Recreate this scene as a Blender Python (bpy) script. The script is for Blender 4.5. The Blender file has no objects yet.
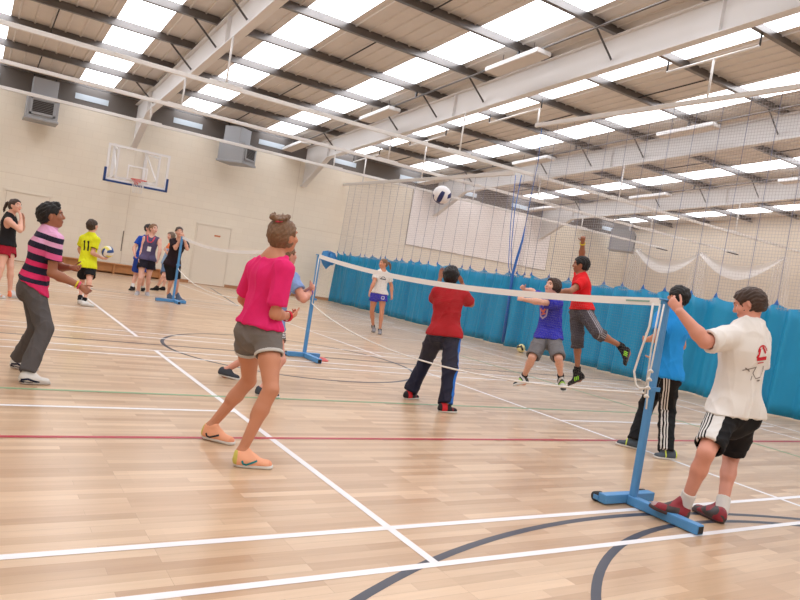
import bpy, bmesh, math, random
import numpy as np
from mathutils import Vector, Matrix
from mathutils.bvhtree import BVHTree
random.seed(7); rng = np.random.default_rng(7)
SC = bpy.context.scene
COL = SC.collection
PI = math.pi

# ---------------------------------------------------------------- helpers
def lin(c):
    return tuple(((v/255)/12.92 if v/255 <= .04045 else ((v/255+.055)/1.055)**2.4) for v in c)

def nodes_of(m):
    m.use_nodes = True
    return m.node_tree.nodes, m.node_tree.links, m.node_tree.nodes['Principled BSDF']

def mat(name, rgb, rough=.6, metal=0., spec=.4, noise=0., nscale=30., bump=0., bscale=200., sheen=0., emit=0.):
    m = bpy.data.materials.new(name)
    N, L, b = nodes_of(m)
    c = lin(rgb)
    b.inputs['Base Color'].default_value = (*c, 1)
    b.inputs['Roughness'].default_value = rough
    b.inputs['Metallic'].default_value = metal
    b.inputs['Specular IOR Level'].default_value = spec
    if sheen: b.inputs['Sheen Weight'].default_value = sheen
    tc = N.new('ShaderNodeTexCoord')
    if noise:
        n = N.new('ShaderNodeTexNoise'); n.inputs['Scale'].default_value = nscale; n.inputs['Detail'].default_value = 3
        L.new(tc.outputs['Object'], n.inputs['Vector'])
        r = N.new('ShaderNodeMixRGB'); r.blend_type = 'MIX'
        r.inputs[1].default_value = (*[v*(1-noise) for v in c], 1)
        r.inputs[2].default_value = (*[min(1, v*(1+noise)) for v in c], 1)
        L.new(n.outputs['Fac'], r.inputs[0]); L.new(r.outputs[0], b.inputs['Base Color'])
    if bump:
        n2 = N.new('ShaderNodeTexNoise'); n2.inputs['Scale'].default_value = bscale
        L.new(tc.outputs['Object'], n2.inputs['Vector'])
        bp = N.new('ShaderNodeBump'); bp.inputs['Strength'].default_value = bump; bp.inputs['Distance'].default_value = .01
        L.new(n2.outputs['Fac'], bp.inputs['Height']); L.new(bp.outputs[0], b.inputs['Normal'])
    if emit:
        b.inputs['Emission Color'].default_value = (*c, 1); b.inputs['Emission Strength'].default_value = emit
    return m

def banded(name, stops, attr='band', rough=.75):
    """cloth woven or printed in bands: colour steps along a stored coordinate"""
    m = bpy.data.materials.new(name)
    N, L, b = nodes_of(m)
    a = N.new('ShaderNodeAttribute'); a.attribute_name = attr
    r = N.new('ShaderNodeValToRGB'); r.color_ramp.interpolation = 'CONSTANT'
    cr = r.color_ramp
    while len(cr.elements) > 1: cr.elements.remove(cr.elements[-1])
    cr.elements[0].position = stops[0][0]; cr.elements[0].color = (*lin(stops[0][1]), 1)
    for p, c in stops[1:]:
        e = cr.elements.new(p); e.color = (*lin(c), 1)
    L.new(a.outputs['Fac'], r.inputs[0]); L.new(r.outputs[0], b.inputs['Base Color'])
    b.inputs['Roughness'].default_value = rough; b.inputs['Specular IOR Level'].default_value = .2
    return m

def tag(o, label=None, cat=None, group=None, kind=None):
    if label: o['label'] = label
    if cat: o['category'] = cat
    if group: o['group'] = group
    if kind: o['kind'] = kind
    return o

def thing(name, label, cat, loc=(0, 0, 0), group=None):
    o = bpy.data.objects.new(name, None); COL.objects.link(o)
    o.location = loc; o.empty_display_size = .1
    return tag(o, label, cat, group)

class MB:
    """collects shapes in one mesh"""
    def __init__(s): s.b = bmesh.new()
    def box(s, c, d, R=None, bevel=0.):
        M = Matrix.Translation(c) @ (R.to_4x4() if R is not None else Matrix.Identity(4)) @ Matrix.Diagonal((*d, 1))
        g = bmesh.ops.create_cube(s.b, size=1, matrix=M)
        if bevel:
            es = list({e for v in g['verts'] for e in v.link_edges})
            bmesh.ops.bevel(s.b, geom=es, offset=bevel, segments=2, affect='EDGES', profile=.5)
        return s
    def box2(s, lo, hi, bevel=0.):
        lo, hi = Vector(lo), Vector(hi)
        return s.box((lo+hi)/2, [abs(v) for v in (hi-lo)], None, bevel)
    def bar(s, a, b, w, t, up=(0, 0, 1), bevel=0.):
        a, b = Vector(a), Vector(b); y = (b-a); L = y.length; y.normalize()
        x = y.cross(Vector(up))
        if x.length < 1e-4: x = y.cross(Vector((1, 0, 0)))
        x.normalize(); z = x.cross(y)
        R = Matrix((x, y, z)).transposed()
        return s.box((a+b)/2, (w, L, t), R, bevel)
    def tube(s, pts, r, seg=10, closed=False, cap=True):
        pts = [Vector(p) for p in pts]; n = len(pts); rings = []
        rr = r if isinstance(r, (list, tuple)) else [r]*n
        prev = None
        for i, p in enumerate(pts):
            if closed: d = pts[(i+1) % n]-pts[i-1]
            else: d = pts[min(i+1, n-1)]-pts[max(i-1, 0)]
            d.normalize()
            if prev is None:
                u = d.orthogonal().normalized()
            else:
                u = prev-d*prev.dot(d)
                u = u.normalized() if u.length > 1e-5 else d.orthogonal().normalized()
            prev = u; v = d.cross(u)
            rings.append([s.b.verts.new(p+(u*math.cos(2*PI*k/seg)+v*math.sin(2*PI*k/seg))*rr[i]) for k in range(seg)])
        m = n if closed else n-1
        for i in range(m):
            A, B = rings[i], rings[(i+1) % n]
            for k in range(seg):
                s.b.faces.new((A[k], A[(k+1) % seg], B[(k+1) % seg], B[k]))
        if cap and not closed:
            s.b.faces.new(rings[0][::-1]); s.b.faces.new(rings[-1])
        return s
    def grid(s, P):
        """P[i][j] -> quads"""
        V = [[s.b.verts.new(p) for p in row] for row in P]
        for i in range(len(V)-1):
            for j in range(len(V[0])-1):
                s.b.faces.new((V[i][j], V[i+1][j], V[i+1][j+1], V[i][j+1]))
        return s
    def prism(s, poly, y0, y1, fn):
        """polygon (list of 2-tuples) pushed between y0 and y1, placed by fn(u,v,w)"""
        A = [s.b.verts.new(fn(u, v, y0)) for u, v in poly]; B = [s.b.verts.new(fn(u, v, y1)) for u, v in poly]
        n = len(poly)
        s.b.faces.new(A); s.b.faces.new(B[::-1])
        for i in range(n): s.b.faces.new((A[i], B[i], B[(i+1) % n], A[(i+1) % n]))
        return s
    def build(s, name, m=None, parent=None, smooth=False):
        bmesh.ops.recalc_face_normals(s.b, faces=s.b.faces)
        me = bpy.data.meshes.new(name); s.b.to_mesh(me); s.b.free()
        if smooth: me.shade_smooth()
        return link(name, me, m, parent)

def link(name, me, m=None, parent=None):
    o = bpy.data.objects.new(name, me); COL.objects.link(o)
    if m is not None:
        for k in (m if isinstance(m, (list, tuple)) else [m]): me.materials.append(k)
    if parent is not None:
        # every mesh is modelled in world coordinates; undo the offset of its thing
        o.parent = parent
        W = Vector((0, 0, 0)); p = parent
        while p is not None: W = W+p.location; p = p.parent
        o.location = -W
    return o

# ---------------------------------------------------------------- solid modelling by distance fields (people, balls, shoes)
def nrm(v): return v/np.linalg.norm(v)
def A3(v): return np.array(v, np.float64)

class Vol:
    def __init__(s, lo, hi, h):
        s.h = h; s.lo = A3(lo)-3*h
        s.n = np.ceil((A3(hi)-s.lo)/h).astype(int)+4
        s.F = np.full(s.n, .5, np.float32)
        s.ax = [(s.lo[i]+h*np.arange(s.n[i])).astype(np.float32) for i in range(3)]
    def blk(s, lo, hi):
        a = np.clip(np.floor((lo-s.lo)/s.h).astype(int), 0, s.n-1); b = np.clip(np.ceil((hi-s.lo)/s.h).astype(int)+1, 1, s.n)
        sl = tuple(slice(a[i], max(b[i], a[i]+1)) for i in range(3))
        X = s.ax[0][sl[0]][:, None, None]; Y = s.ax[1][sl[1]][None, :, None]; Z = s.ax[2][sl[2]][None, None, :]
        return sl, X, Y, Z
    def ev(s, pr, m):
        t = pr[0]
        if t == 'c':
            _, a, b, ra, rb = pr[:5]
            f, fl = (pr[5], pr[6]) if len(pr) > 5 and pr[5] is not None else (None, 1)
            R = max(ra, rb)+m
            sl, X, Y, Z = s.blk(np.minimum(a, b)-R, np.maximum(a, b)+R)
            ab = b-a; L2 = max(ab@ab, 1e-9)
            dx, dy, dz = X-a[0], Y-a[1], Z-a[2]
            tt = np.clip((dx*ab[0]+dy*ab[1]+dz*ab[2])/L2, 0, 1)
            qx, qy, qz = dx-tt*ab[0], dy-tt*ab[1], dz-tt*ab[2]
            if f is not None:
                c = (qx*f[0]+qy*f[1]+qz*f[2])*(1/fl-1)
                qx, qy, qz = qx+c*f[0], qy+c*f[1], qz+c*f[2]
            d = np.sqrt(qx*qx+qy*qy+qz*qz)-(ra+(rb-ra)*tt)
            if len(pr) > 7:
                for p, n in pr[7]:
                    d = np.maximum(d, (X-p[0])*n[0]+(Y-p[1])*n[1]+(Z-p[2])*n[2])
        else:
            _, c, M, r = pr[:4]            # ellipsoid: centre, 3 axes (rows), radii
            R = max(r)+m
            sl, X, Y, Z = s.blk(c-R, c+R)
            dx, dy, dz = X-c[0], Y-c[1], Z-c[2]
            k0 = 0; k1 = 0
            for i in range(3):
                q = (dx*M[i][0]+dy*M[i][1]+dz*M[i][2])/r[i]
                k0 = k0+q*q; k1 = k1+(q/r[i])**2
            k0 = np.sqrt(k0); d = k0*(k0-1)/np.maximum(np.sqrt(k1), 1e-6)
            if len(pr) > 4:
                for p, n in pr[4]:
                    d = np.maximum(d, (X-p[0])*n[0]+(Y-p[1])*n[1]+(Z-p[2])*n[2])
        return sl, d.astype(np.float32)
    def add(s, pr, k=.02):
        sl, d = s.ev(pr, k+2*s.h); f = s.F[sl]
        if k > 0:
            hh = np.maximum(k-np.abs(f-d), 0)/k
            s.F[sl] = np.minimum(f, d)-hh*hh*k*.25
        else: s.F[sl] = np.minimum(f, d)
    def sub(s, pr, k=.005):
        sl, d = s.ev(pr, k+2*s.h); f = s.F[sl]; d = -d
        hh = np.maximum(k-np.abs(f-d), 0)/k
        s.F[sl] = np.maximum(f, d)+hh*hh*k*.25
    def cut(s, p, n):
        X, Y, Z = s.ax[0][:, None, None], s.ax[1][None, :, None], s.ax[2][None, None, :]
        s.F = np.maximum(s.F, ((X-p[0])*n[0]+(Y-p[1])*n[1]+(Z-p[2])*n[2]).astype(np.float32))
    def surf(s, smooth=2):
        F = s.F; S = F < 0
        c = np.zeros(np.array(F.shape)-1, np.int8)
        for i in (0, 1):
            for j in (0, 1):
                for k in (0, 1):
                    c += S[i:i+c.shape[0], j:j+c.shape[1], k:k+c.shape[2]]
        act = (c > 0) & (c < 8)
        I = np.argwhere(act)
        V = np.full(c.shape, -1, np.int32); V[act] = np.arange(len(I))
        acc = np.zeros((len(I), 3)); cnt = np.zeros(len(I))
        for ax in range(3):
            o1, o2 = [(1, 2), (0, 2), (0, 1)][ax]
            for u in (0, 1):
                for v in (0, 1):
                    off = np.zeros(3, int); off[o1] = u; off[o2] = v
                    p0 = I+off; p1 = p0.copy(); p1[:, ax] += 1
                    a = F[tuple(p0.T)]; b = F[tuple(p1.T)]
                    m = (a < 0) != (b < 0)
                    t = np.where(m, a/np.where(m, a-b, 1), 0)
                    P = p0.astype(float); P[:, ax] += t
                    acc[m] += P[m]; cnt[m] += 1
        P = acc/np.maximum(cnt, 1)[:, None]*s.h+s.lo
        Q = []
        for ax in range(3):
            b, d = [(1, 2), (2, 0), (0, 1)][ax]
            A = np.moveaxis(S, (ax, b, d), (0, 1, 2)); W = np.moveaxis(V, (ax, b, d), (0, 1, 2))
            E = A[:-1, 1:-1, 1:-1] != A[1:, 1:-1, 1:-1]
            i, j, k = np.nonzero(E); ins = A[:-1, 1:-1, 1:-1][i, j, k]
            q = np.stack([W[i, j, k], W[i, j+1, k], W[i, j+1, k+1], W[i, j, k+1]], 1)
            q[~ins] = q[~ins][:, ::-1]
            Q.append(q)
        Q = np.concatenate(Q); Q = Q[(Q >= 0).all(1)]
        n = len(P)
        for _ in range(smooth):
            T = np.zeros((n, 3)); C = np.zeros(n)
            for a, b in ((0, 1), (1, 2), (2, 3), (3, 0)):
                for u, v in ((a, b), (b, a)):
                    C += np.bincount(Q[:, u], minlength=n)
                    for x in range(3): T[:, x] += np.bincount(Q[:, u], weights=P[Q[:, v], x], minlength=n)
            P = .5*P+.5*T/np.maximum(C, 1)[:, None]
        return P, Q

def vnormals(P, Q):
    fn = np.cross(P[Q[:, 2]]-P[Q[:, 0]], P[Q[:, 3]]-P[Q[:, 1]])
    N = np.zeros_like(P)
    for k in range(4):
        for x in range(3): N[:, x] += np.bincount(Q[:, k], weights=fn[:, x], minlength=len(P))
    return N/np.maximum(np.linalg.norm(N, axis=1), 1e-12)[:, None]

def npmesh(name, P, Q, attrs=None, fmat=None):
    me = bpy.data.meshes.new(name)
    me.vertices.add(len(P)); me.vertices.foreach_set('co', np.asarray(P, np.float32).ravel())
    me.loops.add(len(Q)*4); me.polygons.add(len(Q))
    me.loops.foreach_set('vertex_index', np.asarray(Q, np.int32).ravel())
    me.polygons.foreach_set('loop_start', np.arange(0, len(Q)*4, 4, dtype=np.int32))
    if fmat is not None: me.polygons.foreach_set('material_index', np.asarray(fmat, np.int32))
    me.update(calc_edges=True); me.validate()
    for k, v in (attrs or {}).items():
        a = me.attributes.new(k, 'FLOAT', 'POINT'); a.data.foreach_set('value', np.asarray(v, np.float32))
    me.shade_smooth()
    return me

def bounds(prims, pad):
    lo = np.full(3, 1e9); hi = -lo
    for pr in prims:
        if pr[0] == 'c':
            R = max(pr[3], pr[4]); lo = np.minimum(lo, np.minimum(pr[1], pr[2])-R); hi = np.maximum(hi, np.maximum(pr[1], pr[2])+R)
        else:
            R = max(pr[3]); lo = np.minimum(lo, pr[1]-R); hi = np.maximum(hi, pr[1]+R)
    return lo-pad, hi+pad

def ruck(P, N, amp, seed, fr=26., axis=None):
    """folds of cloth: narrow ridges running mostly down the cloth, stronger here and there"""
    r = np.random.default_rng(seed); d = np.zeros(len(P))
    for i in range(6):
        w = r.normal(size=3); w /= np.linalg.norm(w)
        if axis is not None: w = nrm(w-axis*(w@axis)*(.85 if i < 4 else -.2))
        f = fr*(.7+.9*r.random()); ph = r.random()*6.28
        g = r.normal(size=3)*6; e = r.normal(size=3)*9
        env = np.clip(.35+.75*np.sin(P@e+ph*2), 0, 1)
        d += env*((1-np.abs(np.sin(P@w*f+ph+1.2*np.sin(P@g+i))))**2)
    return P+N*(d*amp)[:, None]

SKY_E = 4.8
HELD = (.05, 10.64, 1.003)
# ---------------------------------------------------------------- camera and render look
def camera():
    x, y, z, yaw, pitch, roll, f = -2.104, -2.625, 1.371, .567, -.033, .156, 689.383
    cy, sy, cp, sp = math.cos(yaw), math.sin(yaw), math.cos(pitch), math.sin(pitch)
    fw = Vector((sy*cp, cy*cp, sp)); r0 = Vector((cy, -sy, 0)); u0 = r0.cross(fw)
    r = r0*math.cos(roll)+u0*math.sin(roll); u = -r0*math.sin(roll)+u0*math.cos(roll)
    c = bpy.data.cameras.new('camera'); o = bpy.data.objects.new('camera', c); COL.objects.link(o)
    M = Matrix((r, u, -fw)).transposed().to_4x4(); M.translation = (x, y, z); o.matrix_world = M
    c.sensor_width = 36; c.lens = f/800*36; c.clip_start = .05; c.clip_end = 200
    SC.camera = o
camera()
SC.view_settings.view_transform = 'Standard'; SC.view_settings.look = 'None'
SC.view_settings.gamma = 1; SC.view_settings.exposure = 0.0; SC.view_settings.use_curve_mapping = False
SC.cycles.use_denoising = True
SC.cycles.max_bounces = 8; SC.cycles.diffuse_bounces = 5; SC.cycles.transparent_max_bounces = 24
w = bpy.data.worlds.new('world'); SC.world = w; w.use_nodes = True
N = w.node_tree.nodes; L = w.node_tree.links
sky = N.new('ShaderNodeTexSky'); sky.sky_type = 'PREETHAM'
L.new(sky.outputs[0], N['Background'].inputs[0]); N['Background'].inputs[1].default_value = .4

# ---------------------------------------------------------------- materials of the hall
X0, X1, Y0, Y1 = -9., 27., -9., 22.
RS = .08
def zroof(y): return 5.86+RS*(22-y)

def floor_mat():
    m = bpy.data.materials.new('beech_strip_floor'); N, L, b = nodes_of(m)
    tc = N.new('ShaderNodeTexCoord')
    br = N.new('ShaderNodeTexBrick'); br.offset = .37; br.offset_frequency = 3; br.squash = 1
    br.inputs['Scale'].default_value = 1; br.inputs['Brick Width'].default_value = .62; br.inputs['Row Height'].default_value = .072
    br.inputs['Mortar Size'].default_value = .0008; br.inputs['Bias'].default_value = 0
    br.inputs['Color1'].default_value = (*lin((190, 156, 124)), 1); br.inputs['Color2'].default_value = (*lin((219, 190, 159)), 1)
    br.inputs['Mortar'].default_value = (*lin((176, 146, 118)), 1)
    L.new(tc.outputs['Object'], br.inputs['Vector'])
    mp = N.new('ShaderNodeMapping'); mp.inputs['Scale'].default_value = (1.2, 16, 1); L.new(tc.outputs['Object'], mp.inputs[0])
    n = N.new('ShaderNodeTexNoise'); n.inputs['Scale'].default_value = 2.2; n.inputs['Detail'].default_value = 5; L.new(mp.outputs[0], n.inputs['Vector'])
    br2 = N.new('ShaderNodeTexBrick'); br2.offset = .61; br2.offset_frequency = 2
    br2.inputs['Scale'].default_value = 1; br2.inputs['Brick Width'].default_value = 1.9; br2.inputs['Row Height'].default_value = .216; br2.inputs['Mortar Size'].default_value = 0
    br2.inputs['Color1'].default_value = (.90, .89, .88, 1); br2.inputs['Color2'].default_value = (1, 1, 1, 1); L.new(tc.outputs['Object'], br2.inputs['Vector'])
    r = N.new('ShaderNodeValToRGB'); r.color_ramp.elements[0].position = .3; r.color_ramp.elements[0].color = (.91, .90, .89, 1); r.color_ramp.elements[1].position = .7; r.color_ramp.elements[1].color = (1, 1, 1, 1)
    L.new(n.outputs['Fac'], r.inputs[0])
    a = N.new('ShaderNodeMixRGB'); a.blend_type = 'MULTIPLY'; a.inputs[0].default_value = 1; L.new(br.outputs['Color'], a.inputs[1]); L.new(r.outputs[0], a.inputs[2])
    a2 = N.new('ShaderNodeMixRGB'); a2.blend_type = 'MULTIPLY'; a2.inputs[0].default_value = 1; L.new(a.outputs[0], a2.inputs[1]); L.new(br2.outputs['Color'], a2.inputs[2])
    L.new(a2.outputs[0], b.inputs['Base Color'])
    b.inputs['Roughness'].default_value = .28; b.inputs['Specular IOR Level'].default_value = .5
    return m

def block_mat(name, c, c2):
    m = bpy.data.materials.new(name); N, L, b = nodes_of(m)
    tc = N.new('ShaderNodeTexCoord'); br = N.new('ShaderNodeTexBrick')
    mp = N.new('ShaderNodeMapping'); mp.inputs['Rotation'].default_value = (-PI/2, 0, 0)
    cx = N.new('ShaderNodeSeparateXYZ'); L.new(tc.outputs['Object'], cx.inputs[0])
    ad = N.new('ShaderNodeMath'); L.new(cx.outputs[0], ad.inputs[0]); L.new(cx.outputs[1], ad.inputs[1])
    cb = N.new('ShaderNodeCombineXYZ'); L.new(ad.outputs[0], cb.inputs[0]); L.new(cx.outputs[2], cb.inputs[1])
    br.inputs['Scale'].default_value = 1; br.inputs['Brick Width'].default_value = .45; br.inputs['Row Height'].default_value = .225
    br.inputs['Mortar Size'].default_value = .006; br.inputs['Mortar Smooth'].default_value = .5
    k = lin(c); br.inputs['Color1'].default_value = (*k, 1); br.inputs['Color2'].default_value = (*[v*.97 for v in k], 1); br.inputs['Mortar'].default_value = (*lin(c2), 1)
    L.new(cb.outputs[0], br.inputs['Vector']); L.new(br.outputs['Color'], b.inputs['Base Color'])
    b.inputs['Roughness'].default_value = .7; b.inputs['Specular IOR Level'].default_value = .25
    return m
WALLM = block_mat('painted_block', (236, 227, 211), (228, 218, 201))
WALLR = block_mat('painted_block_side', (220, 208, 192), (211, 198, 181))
STEELW = mat('white_steel', (220, 218, 217), .45)
GALV = mat('galvanised_steel', (116, 112, 110), .30, metal=.9, noise=.12, nscale=5)
DARKS = mat('dark_steel', (58, 56, 56), .5, metal=.3)
SHEET = mat('roof_sheet_lining', (216, 210, 204), .6, noise=.05, nscale=3)
BRACE = mat('brace_grey', (92, 88, 86), .45, metal=.5)
GREYM = mat('grey_casing', (160, 162, 166), .5, metal=.25)
BLUEP = mat('blue_paint', (84, 146, 200), .4)
WHITEL = mat('white_line_paint', (232, 230, 232), .35)
ORD = ['first', 'second', 'third', 'fourth', 'fifth', 'sixth', 'seventh', 'eighth', 'ninth', 'tenth', 'eleventh', 'twelfth', 'thirteenth', 'fourteenth', 'fifteenth', 'sixteenth']

def glow(name, c, e):
    m = bpy.data.materials.new(name); N, L, b = nodes_of(m)
    b.inputs['Base Color'].default_value = (*lin(c), 1); b.inputs['Roughness'].default_value = .5
    b.inputs['Emission Color'].default_value = (*lin(c), 1); b.inputs['Emission Strength'].default_value = e
    return m
SKYL = glow('translucent_rooflight', (244, 248, 255), SKY_E)
SKYD = glow('translucent_pane', (186, 196, 206), .2)

# ---------------------------------------------------------------- shell
def struct(o): o['kind'] = 'structure'; return o
floor = struct(MB().box2((X0-.2, Y0-.2, -.2), (X1+.2, Y1+.2, 0)).build('floor', floor_mat()))
struct(MB().box2((X0-.2, Y1, 0), (X1+.2, Y1+.2, 5.16)).build('wall_back', WALLM))
CLAD = mat('dark_cladding', (112, 106, 102), .6)
struct(MB().box2((X0-.2, Y1+.12, 5.16), (X1+.2, Y1+.2, 6.1)).build('trim_1', CLAD))
def gable(name, x0, x1, m):
    mb = MB(); mb.prism([(Y0-.2, 0), (Y1+.2, 0), (Y1+.2, zroof(Y1)+.1), (Y0-.2, zroof(Y0)+.1)], x0, x1, lambda u, v, w: (w, u, v)); return struct(mb.build(name, m))
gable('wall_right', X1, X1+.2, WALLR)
gable('wall_left', X0-.2, X0, WALLM)
struct(MB().box2((X0-.2, Y0-.2, 0), (X1+.2, Y0, zroof(Y0)+.1)).build('wall_front', WALLM))
struct(MB().box2((X0, Y1-.02, 0), (X1, Y1, .11), .004).build('baseboard_back', mat('brown_skirting', (168, 122, 84), .5)))
struct(MB().box2((X1-.02, Y0, 0), (X1, Y1, .11), .004).build('baseboard_right', mat('brown_skirting_side', (168, 122, 84), .5)))
# lining panel on the far half of the back wall
struct(MB().box2((13.4, Y1-.03, 2.78), (21.5, Y1, 5.12), .006).build('trim_2', mat('pale_lining_panel', (248, 243, 242), .65)))
et = mat('panel_edge', (176, 164, 150), .6)
for i, (lo, hi) in enumerate((((13.37, Y1-.035, 2.75), (13.4, Y1, 5.12)), ((13.37, Y1-.035, 2.75), (21.53, Y1, 2.78)), ((21.5, Y1-.035, 2.75), (21.53, Y1, 5.12)))):
    struct(MB().box2(lo, hi).build('trim_%d' % (10+i), et))
# movement joints and dado line
jm = mat('joint_sealant', (216, 204, 187), .8)
for i, xx in enumerate((-3.9, 2.33, 8.2)):
    struct(MB().box2((xx-.008, Y1-.003, .1), (xx+.008, Y1+.01, 5.16)).build('trim_%d' % (3+i), jm))
struct(MB().box2((X0, Y1-.003, 2.66), (13.3, Y1+.01, 2.675)).build('trim_6', jm))

# roof lining (ribbed sheets) and rooflights
ys = [Y1+.2, Y0-.2]
def ribbed(mb, xa, xb):
    n = max(1, round((xb-xa)/.345)); prof = []
    for i in range(n):
        c = xa+(xb-xa)*i/n; d = (xb-xa)/n
        prof += [(c, 0), (c+d*.42, 0), (c+d*.47, -.03), (c+d*.55, -.03), (c+d*.6, 0)]
    prof.append((xb, 0))
    mb.grid([[(x, y, zroof(y)+z) for y in ys] for x, z in prof])
    mb.grid([[(xa, y, zroof(y)+.08) for y in ys], [(xb, y, zroof(y)+.08) for y in ys]])
strips = [.3+3.1*k for k in range(-3, 9)]
strips = [s for s in strips if s > X0 and s+1 < X1]
roof = MB(); x = X0-.2
for s in strips:
    ribbed(roof, x, s); x = s+1.0
ribbed(roof, x, X1+.2)
struct(roof.build('ceiling', SHEET))
for i, s in enumerate(strips):
    mb = MB()
    mb.grid([[(s+1.0*j/4, y, zroof(y)+.03*(j % 2)) for y in ys] for j in range(5)])
    struct(mb.build('window_%d' % (i+1), SKYL))
    struct(MB().box2((s, Y1+.1, 5.40), (s+1.0, Y1+.119, 5.58)).build('window_%d' % (i+21), SKYD))

# purlins
PY = [21.45-2.01*k for k in range(13)]
for i, y in enumerate(PY):
    zt = zroof(y)
    lab = ('galvanised roof purlin over the back wall' if i == 0 else '%s roof purlin out from the back wall, galvanised steel running the length of the hall' % ORD[i])
    r = thing('purlin', lab, 'roof purlin', (9, y, zt-.2), 'galvanised purlins under the roof')
    prof = [(-.07, .2), (.005, .2), (.005, .008), (.095, .008), (.095, .03), (.103, .03), (.103, 0), (-.003, 0), (-.003, .192), (-.062, .192), (-.062, .17), (-.07, .17)]
    mb = MB(); mb.prism(prof, X0, X1, lambda u, v, w: (w, y-u, zt-.2+v-.001)); mb.build('rail', GALV, r)
    if i % 2 == 0 and i+1 < len(PY):
        y2 = PY[i+1]
        for k, bx in enumerate((-.9, 5.2, 11.6, 17.7, 23.9)):
            MB().tube([(bx, y, zt-.13), (bx, y2, zroof(y2)-.13)], .016, 8).build('spacer_rod', DARKS, r, True)

# portal frame beams
for i in range(1, 6):
    bx = 2.2+6.2*(i-1); 
    if bx > X1-.1: break
    names = {1: 'white steel roof beam above the basketball backboard', 2: 'broad white steel roof beam crossing the middle, left of the curtain',
             3: 'white steel roof beam just beyond the curtain, above the pale wall panel', 4: 'farthest white steel roof beam, beyond the pale wall panel'}
    r = thing('roof_beam', names[i], 'roof beam', (bx, Y1-.02, 4.2), 'white roof beams of the hall')
    zt = lambda y: zroof(y)-.2; zb = lambda y: zt(y)-.64
    pr = [(Y0+.02, zt(Y0)), (Y1-.02, zt(Y1)), (Y1-.02, 4.2), (Y1-.15, 4.2), (20.0, zb(20)), (Y0+.02, zb(Y0))]
    mb = MB(); mb.prism(pr, bx-.012, bx+.012, lambda u, v, w: (w, u, v)); mb.build('web', STEELW, r)
    mb = MB(); mb.bar((bx, Y0+.02, zt(Y0)-.01), (bx, Y1-.02, zt(Y1)-.01), .2, .02)
    mb.build('top_flange', STEELW, r)
    mb = MB(); mb.bar((bx, Y0+.02, zb(Y0)), (bx, 20.0, zb(20)), .2, .022); mb.bar((bx, 20.0, zb(20)), (bx, Y1-.15, 4.2), .2, .022); mb.bar((bx, Y1-.16, 4.2), (bx, Y1-.02, 4.2), .2, .022)
    mb.build('bottom_flange', STEELW, r)
    for yy in (20.0, 12.6, 5.):
        for sx in (-1, 1):
            MB().bar((bx+sx*.055, yy, zb(yy)), (bx+sx*.055, yy, zt(yy)-.01), .085, .012, (0, 1, 0)).build('stiffener', STEELW, r)
    for k, y in enumerate(PY[1:]):
        if k % 2 == 0 or k in (3,):
            MB().bar((bx-.62, y, zt(y)+.02), (bx-.04, y, zb(y)+.16), .045, .012, (0, 1, 0)).build('brace', BRACE, r)
            MB().bar((bx+.62, y, zt(y)+.02), (bx+.04, y, zb(y)+.16), .045, .012, (0, 1, 0)).build('brace', BRACE, r)

# lighting rows: a conduit with long box fittings
for i, (cx, lab) in enumerate(((7.6, 'middle'), (13.75, 'right'), (19.95, 'far'))):
    where = {'middle': 'left of the broad middle roof beam', 'right': 'along the roof beam beyond the curtain', 'far': 'along the farthest roof beam'}[lab]
    z = lambda y: zroof(y)-.2-.14
    c = thing('conduit', 'thin galvanised conduit rod '+where, 'conduit', (cx, 10, z(10)))
    MB().tube([(cx, 21.6, z(21.6)), (cx, -8.8, z(-8.8))], .022, 8).build('rod', GALV, c, True)
    for y in PY[::2]:
        MB().box2((cx-.02, y-.03, z(y)), (cx+.02, y+.03, zroof(y)-.2)).build('clip', DARKS, c)
    for j, y in enumerate((21.2, 15.3, 9.4, 3.4)):
        t = thing('strip_light', 'long white box light %s, %s from the back wall' % (where, ORD[j]), 'ceiling light', (cx, y, z(y)-.2), 'box lights under the roof')
        sl = Vector((0, 1, -RS)).normalized(); c0 = Vector((cx, y, z(y)-.09))
        MB().bar(c0-sl*.85, c0+sl*.85, .40, .10, bevel=.008).build('casing', STEELW, t)
        MB().bar(c0-sl*.82-Vector((0, 0, .056)), c0+sl*.82-Vector((0, 0, .056)), .36, .012).build('diffuser', mat('light_diffuser', (214, 206, 198), .5) if (i, j) == (0, 0) else bpy.data.materials['light_diffuser'], t)
        for q in (-.5, .5): MB().tube([c0+sl*q, c0+sl*q+Vector((0, 0, .3))], .008, 6).build('hanger', DARKS, t, True)

# net tracks slung under the roof, curtain rails
TZ = 4.75
WALU = mat('white_aluminium', (228, 226, 224), .4)
for i, (ty, lab) in enumerate(((19.3, 'nearest the back wall'), (15.6, 'middle of the three'), (12., 'farthest from the back wall'))):
    t = thing('net_track', 'long white overhead net track, '+lab, 'net track', (9, ty, TZ), 'overhead net tracks')
    MB().box2((X0, ty-.035, TZ-.045), (26.6, ty+.035, TZ+.045), .008).build('channel', WALU, t)
    for hx in (-4, 2.1, 8.3, 14.5, 20.7):
        top = zroof(ty)-.2-.64 if abs((hx-2.2) % 6.2) < .3 or abs((hx-2.2) % 6.2) > 5.9 else zroof(ty)-.2
        h = MB().tube([(hx, ty, TZ+.05), (hx, ty, top)], .022, 8).build('hanger', WALU, t, True)
        MB().box2((hx-.35, ty-.03, TZ+.045), (hx+.35, ty+.03, TZ+.075), .004).build('hanger_plate', WALU, h)
    MB().box2((26.0, ty-.05, TZ-.08), (26.75, ty+.05, TZ-.045)).build('end_stop', DARKS, t)
CX = 10.1
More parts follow.
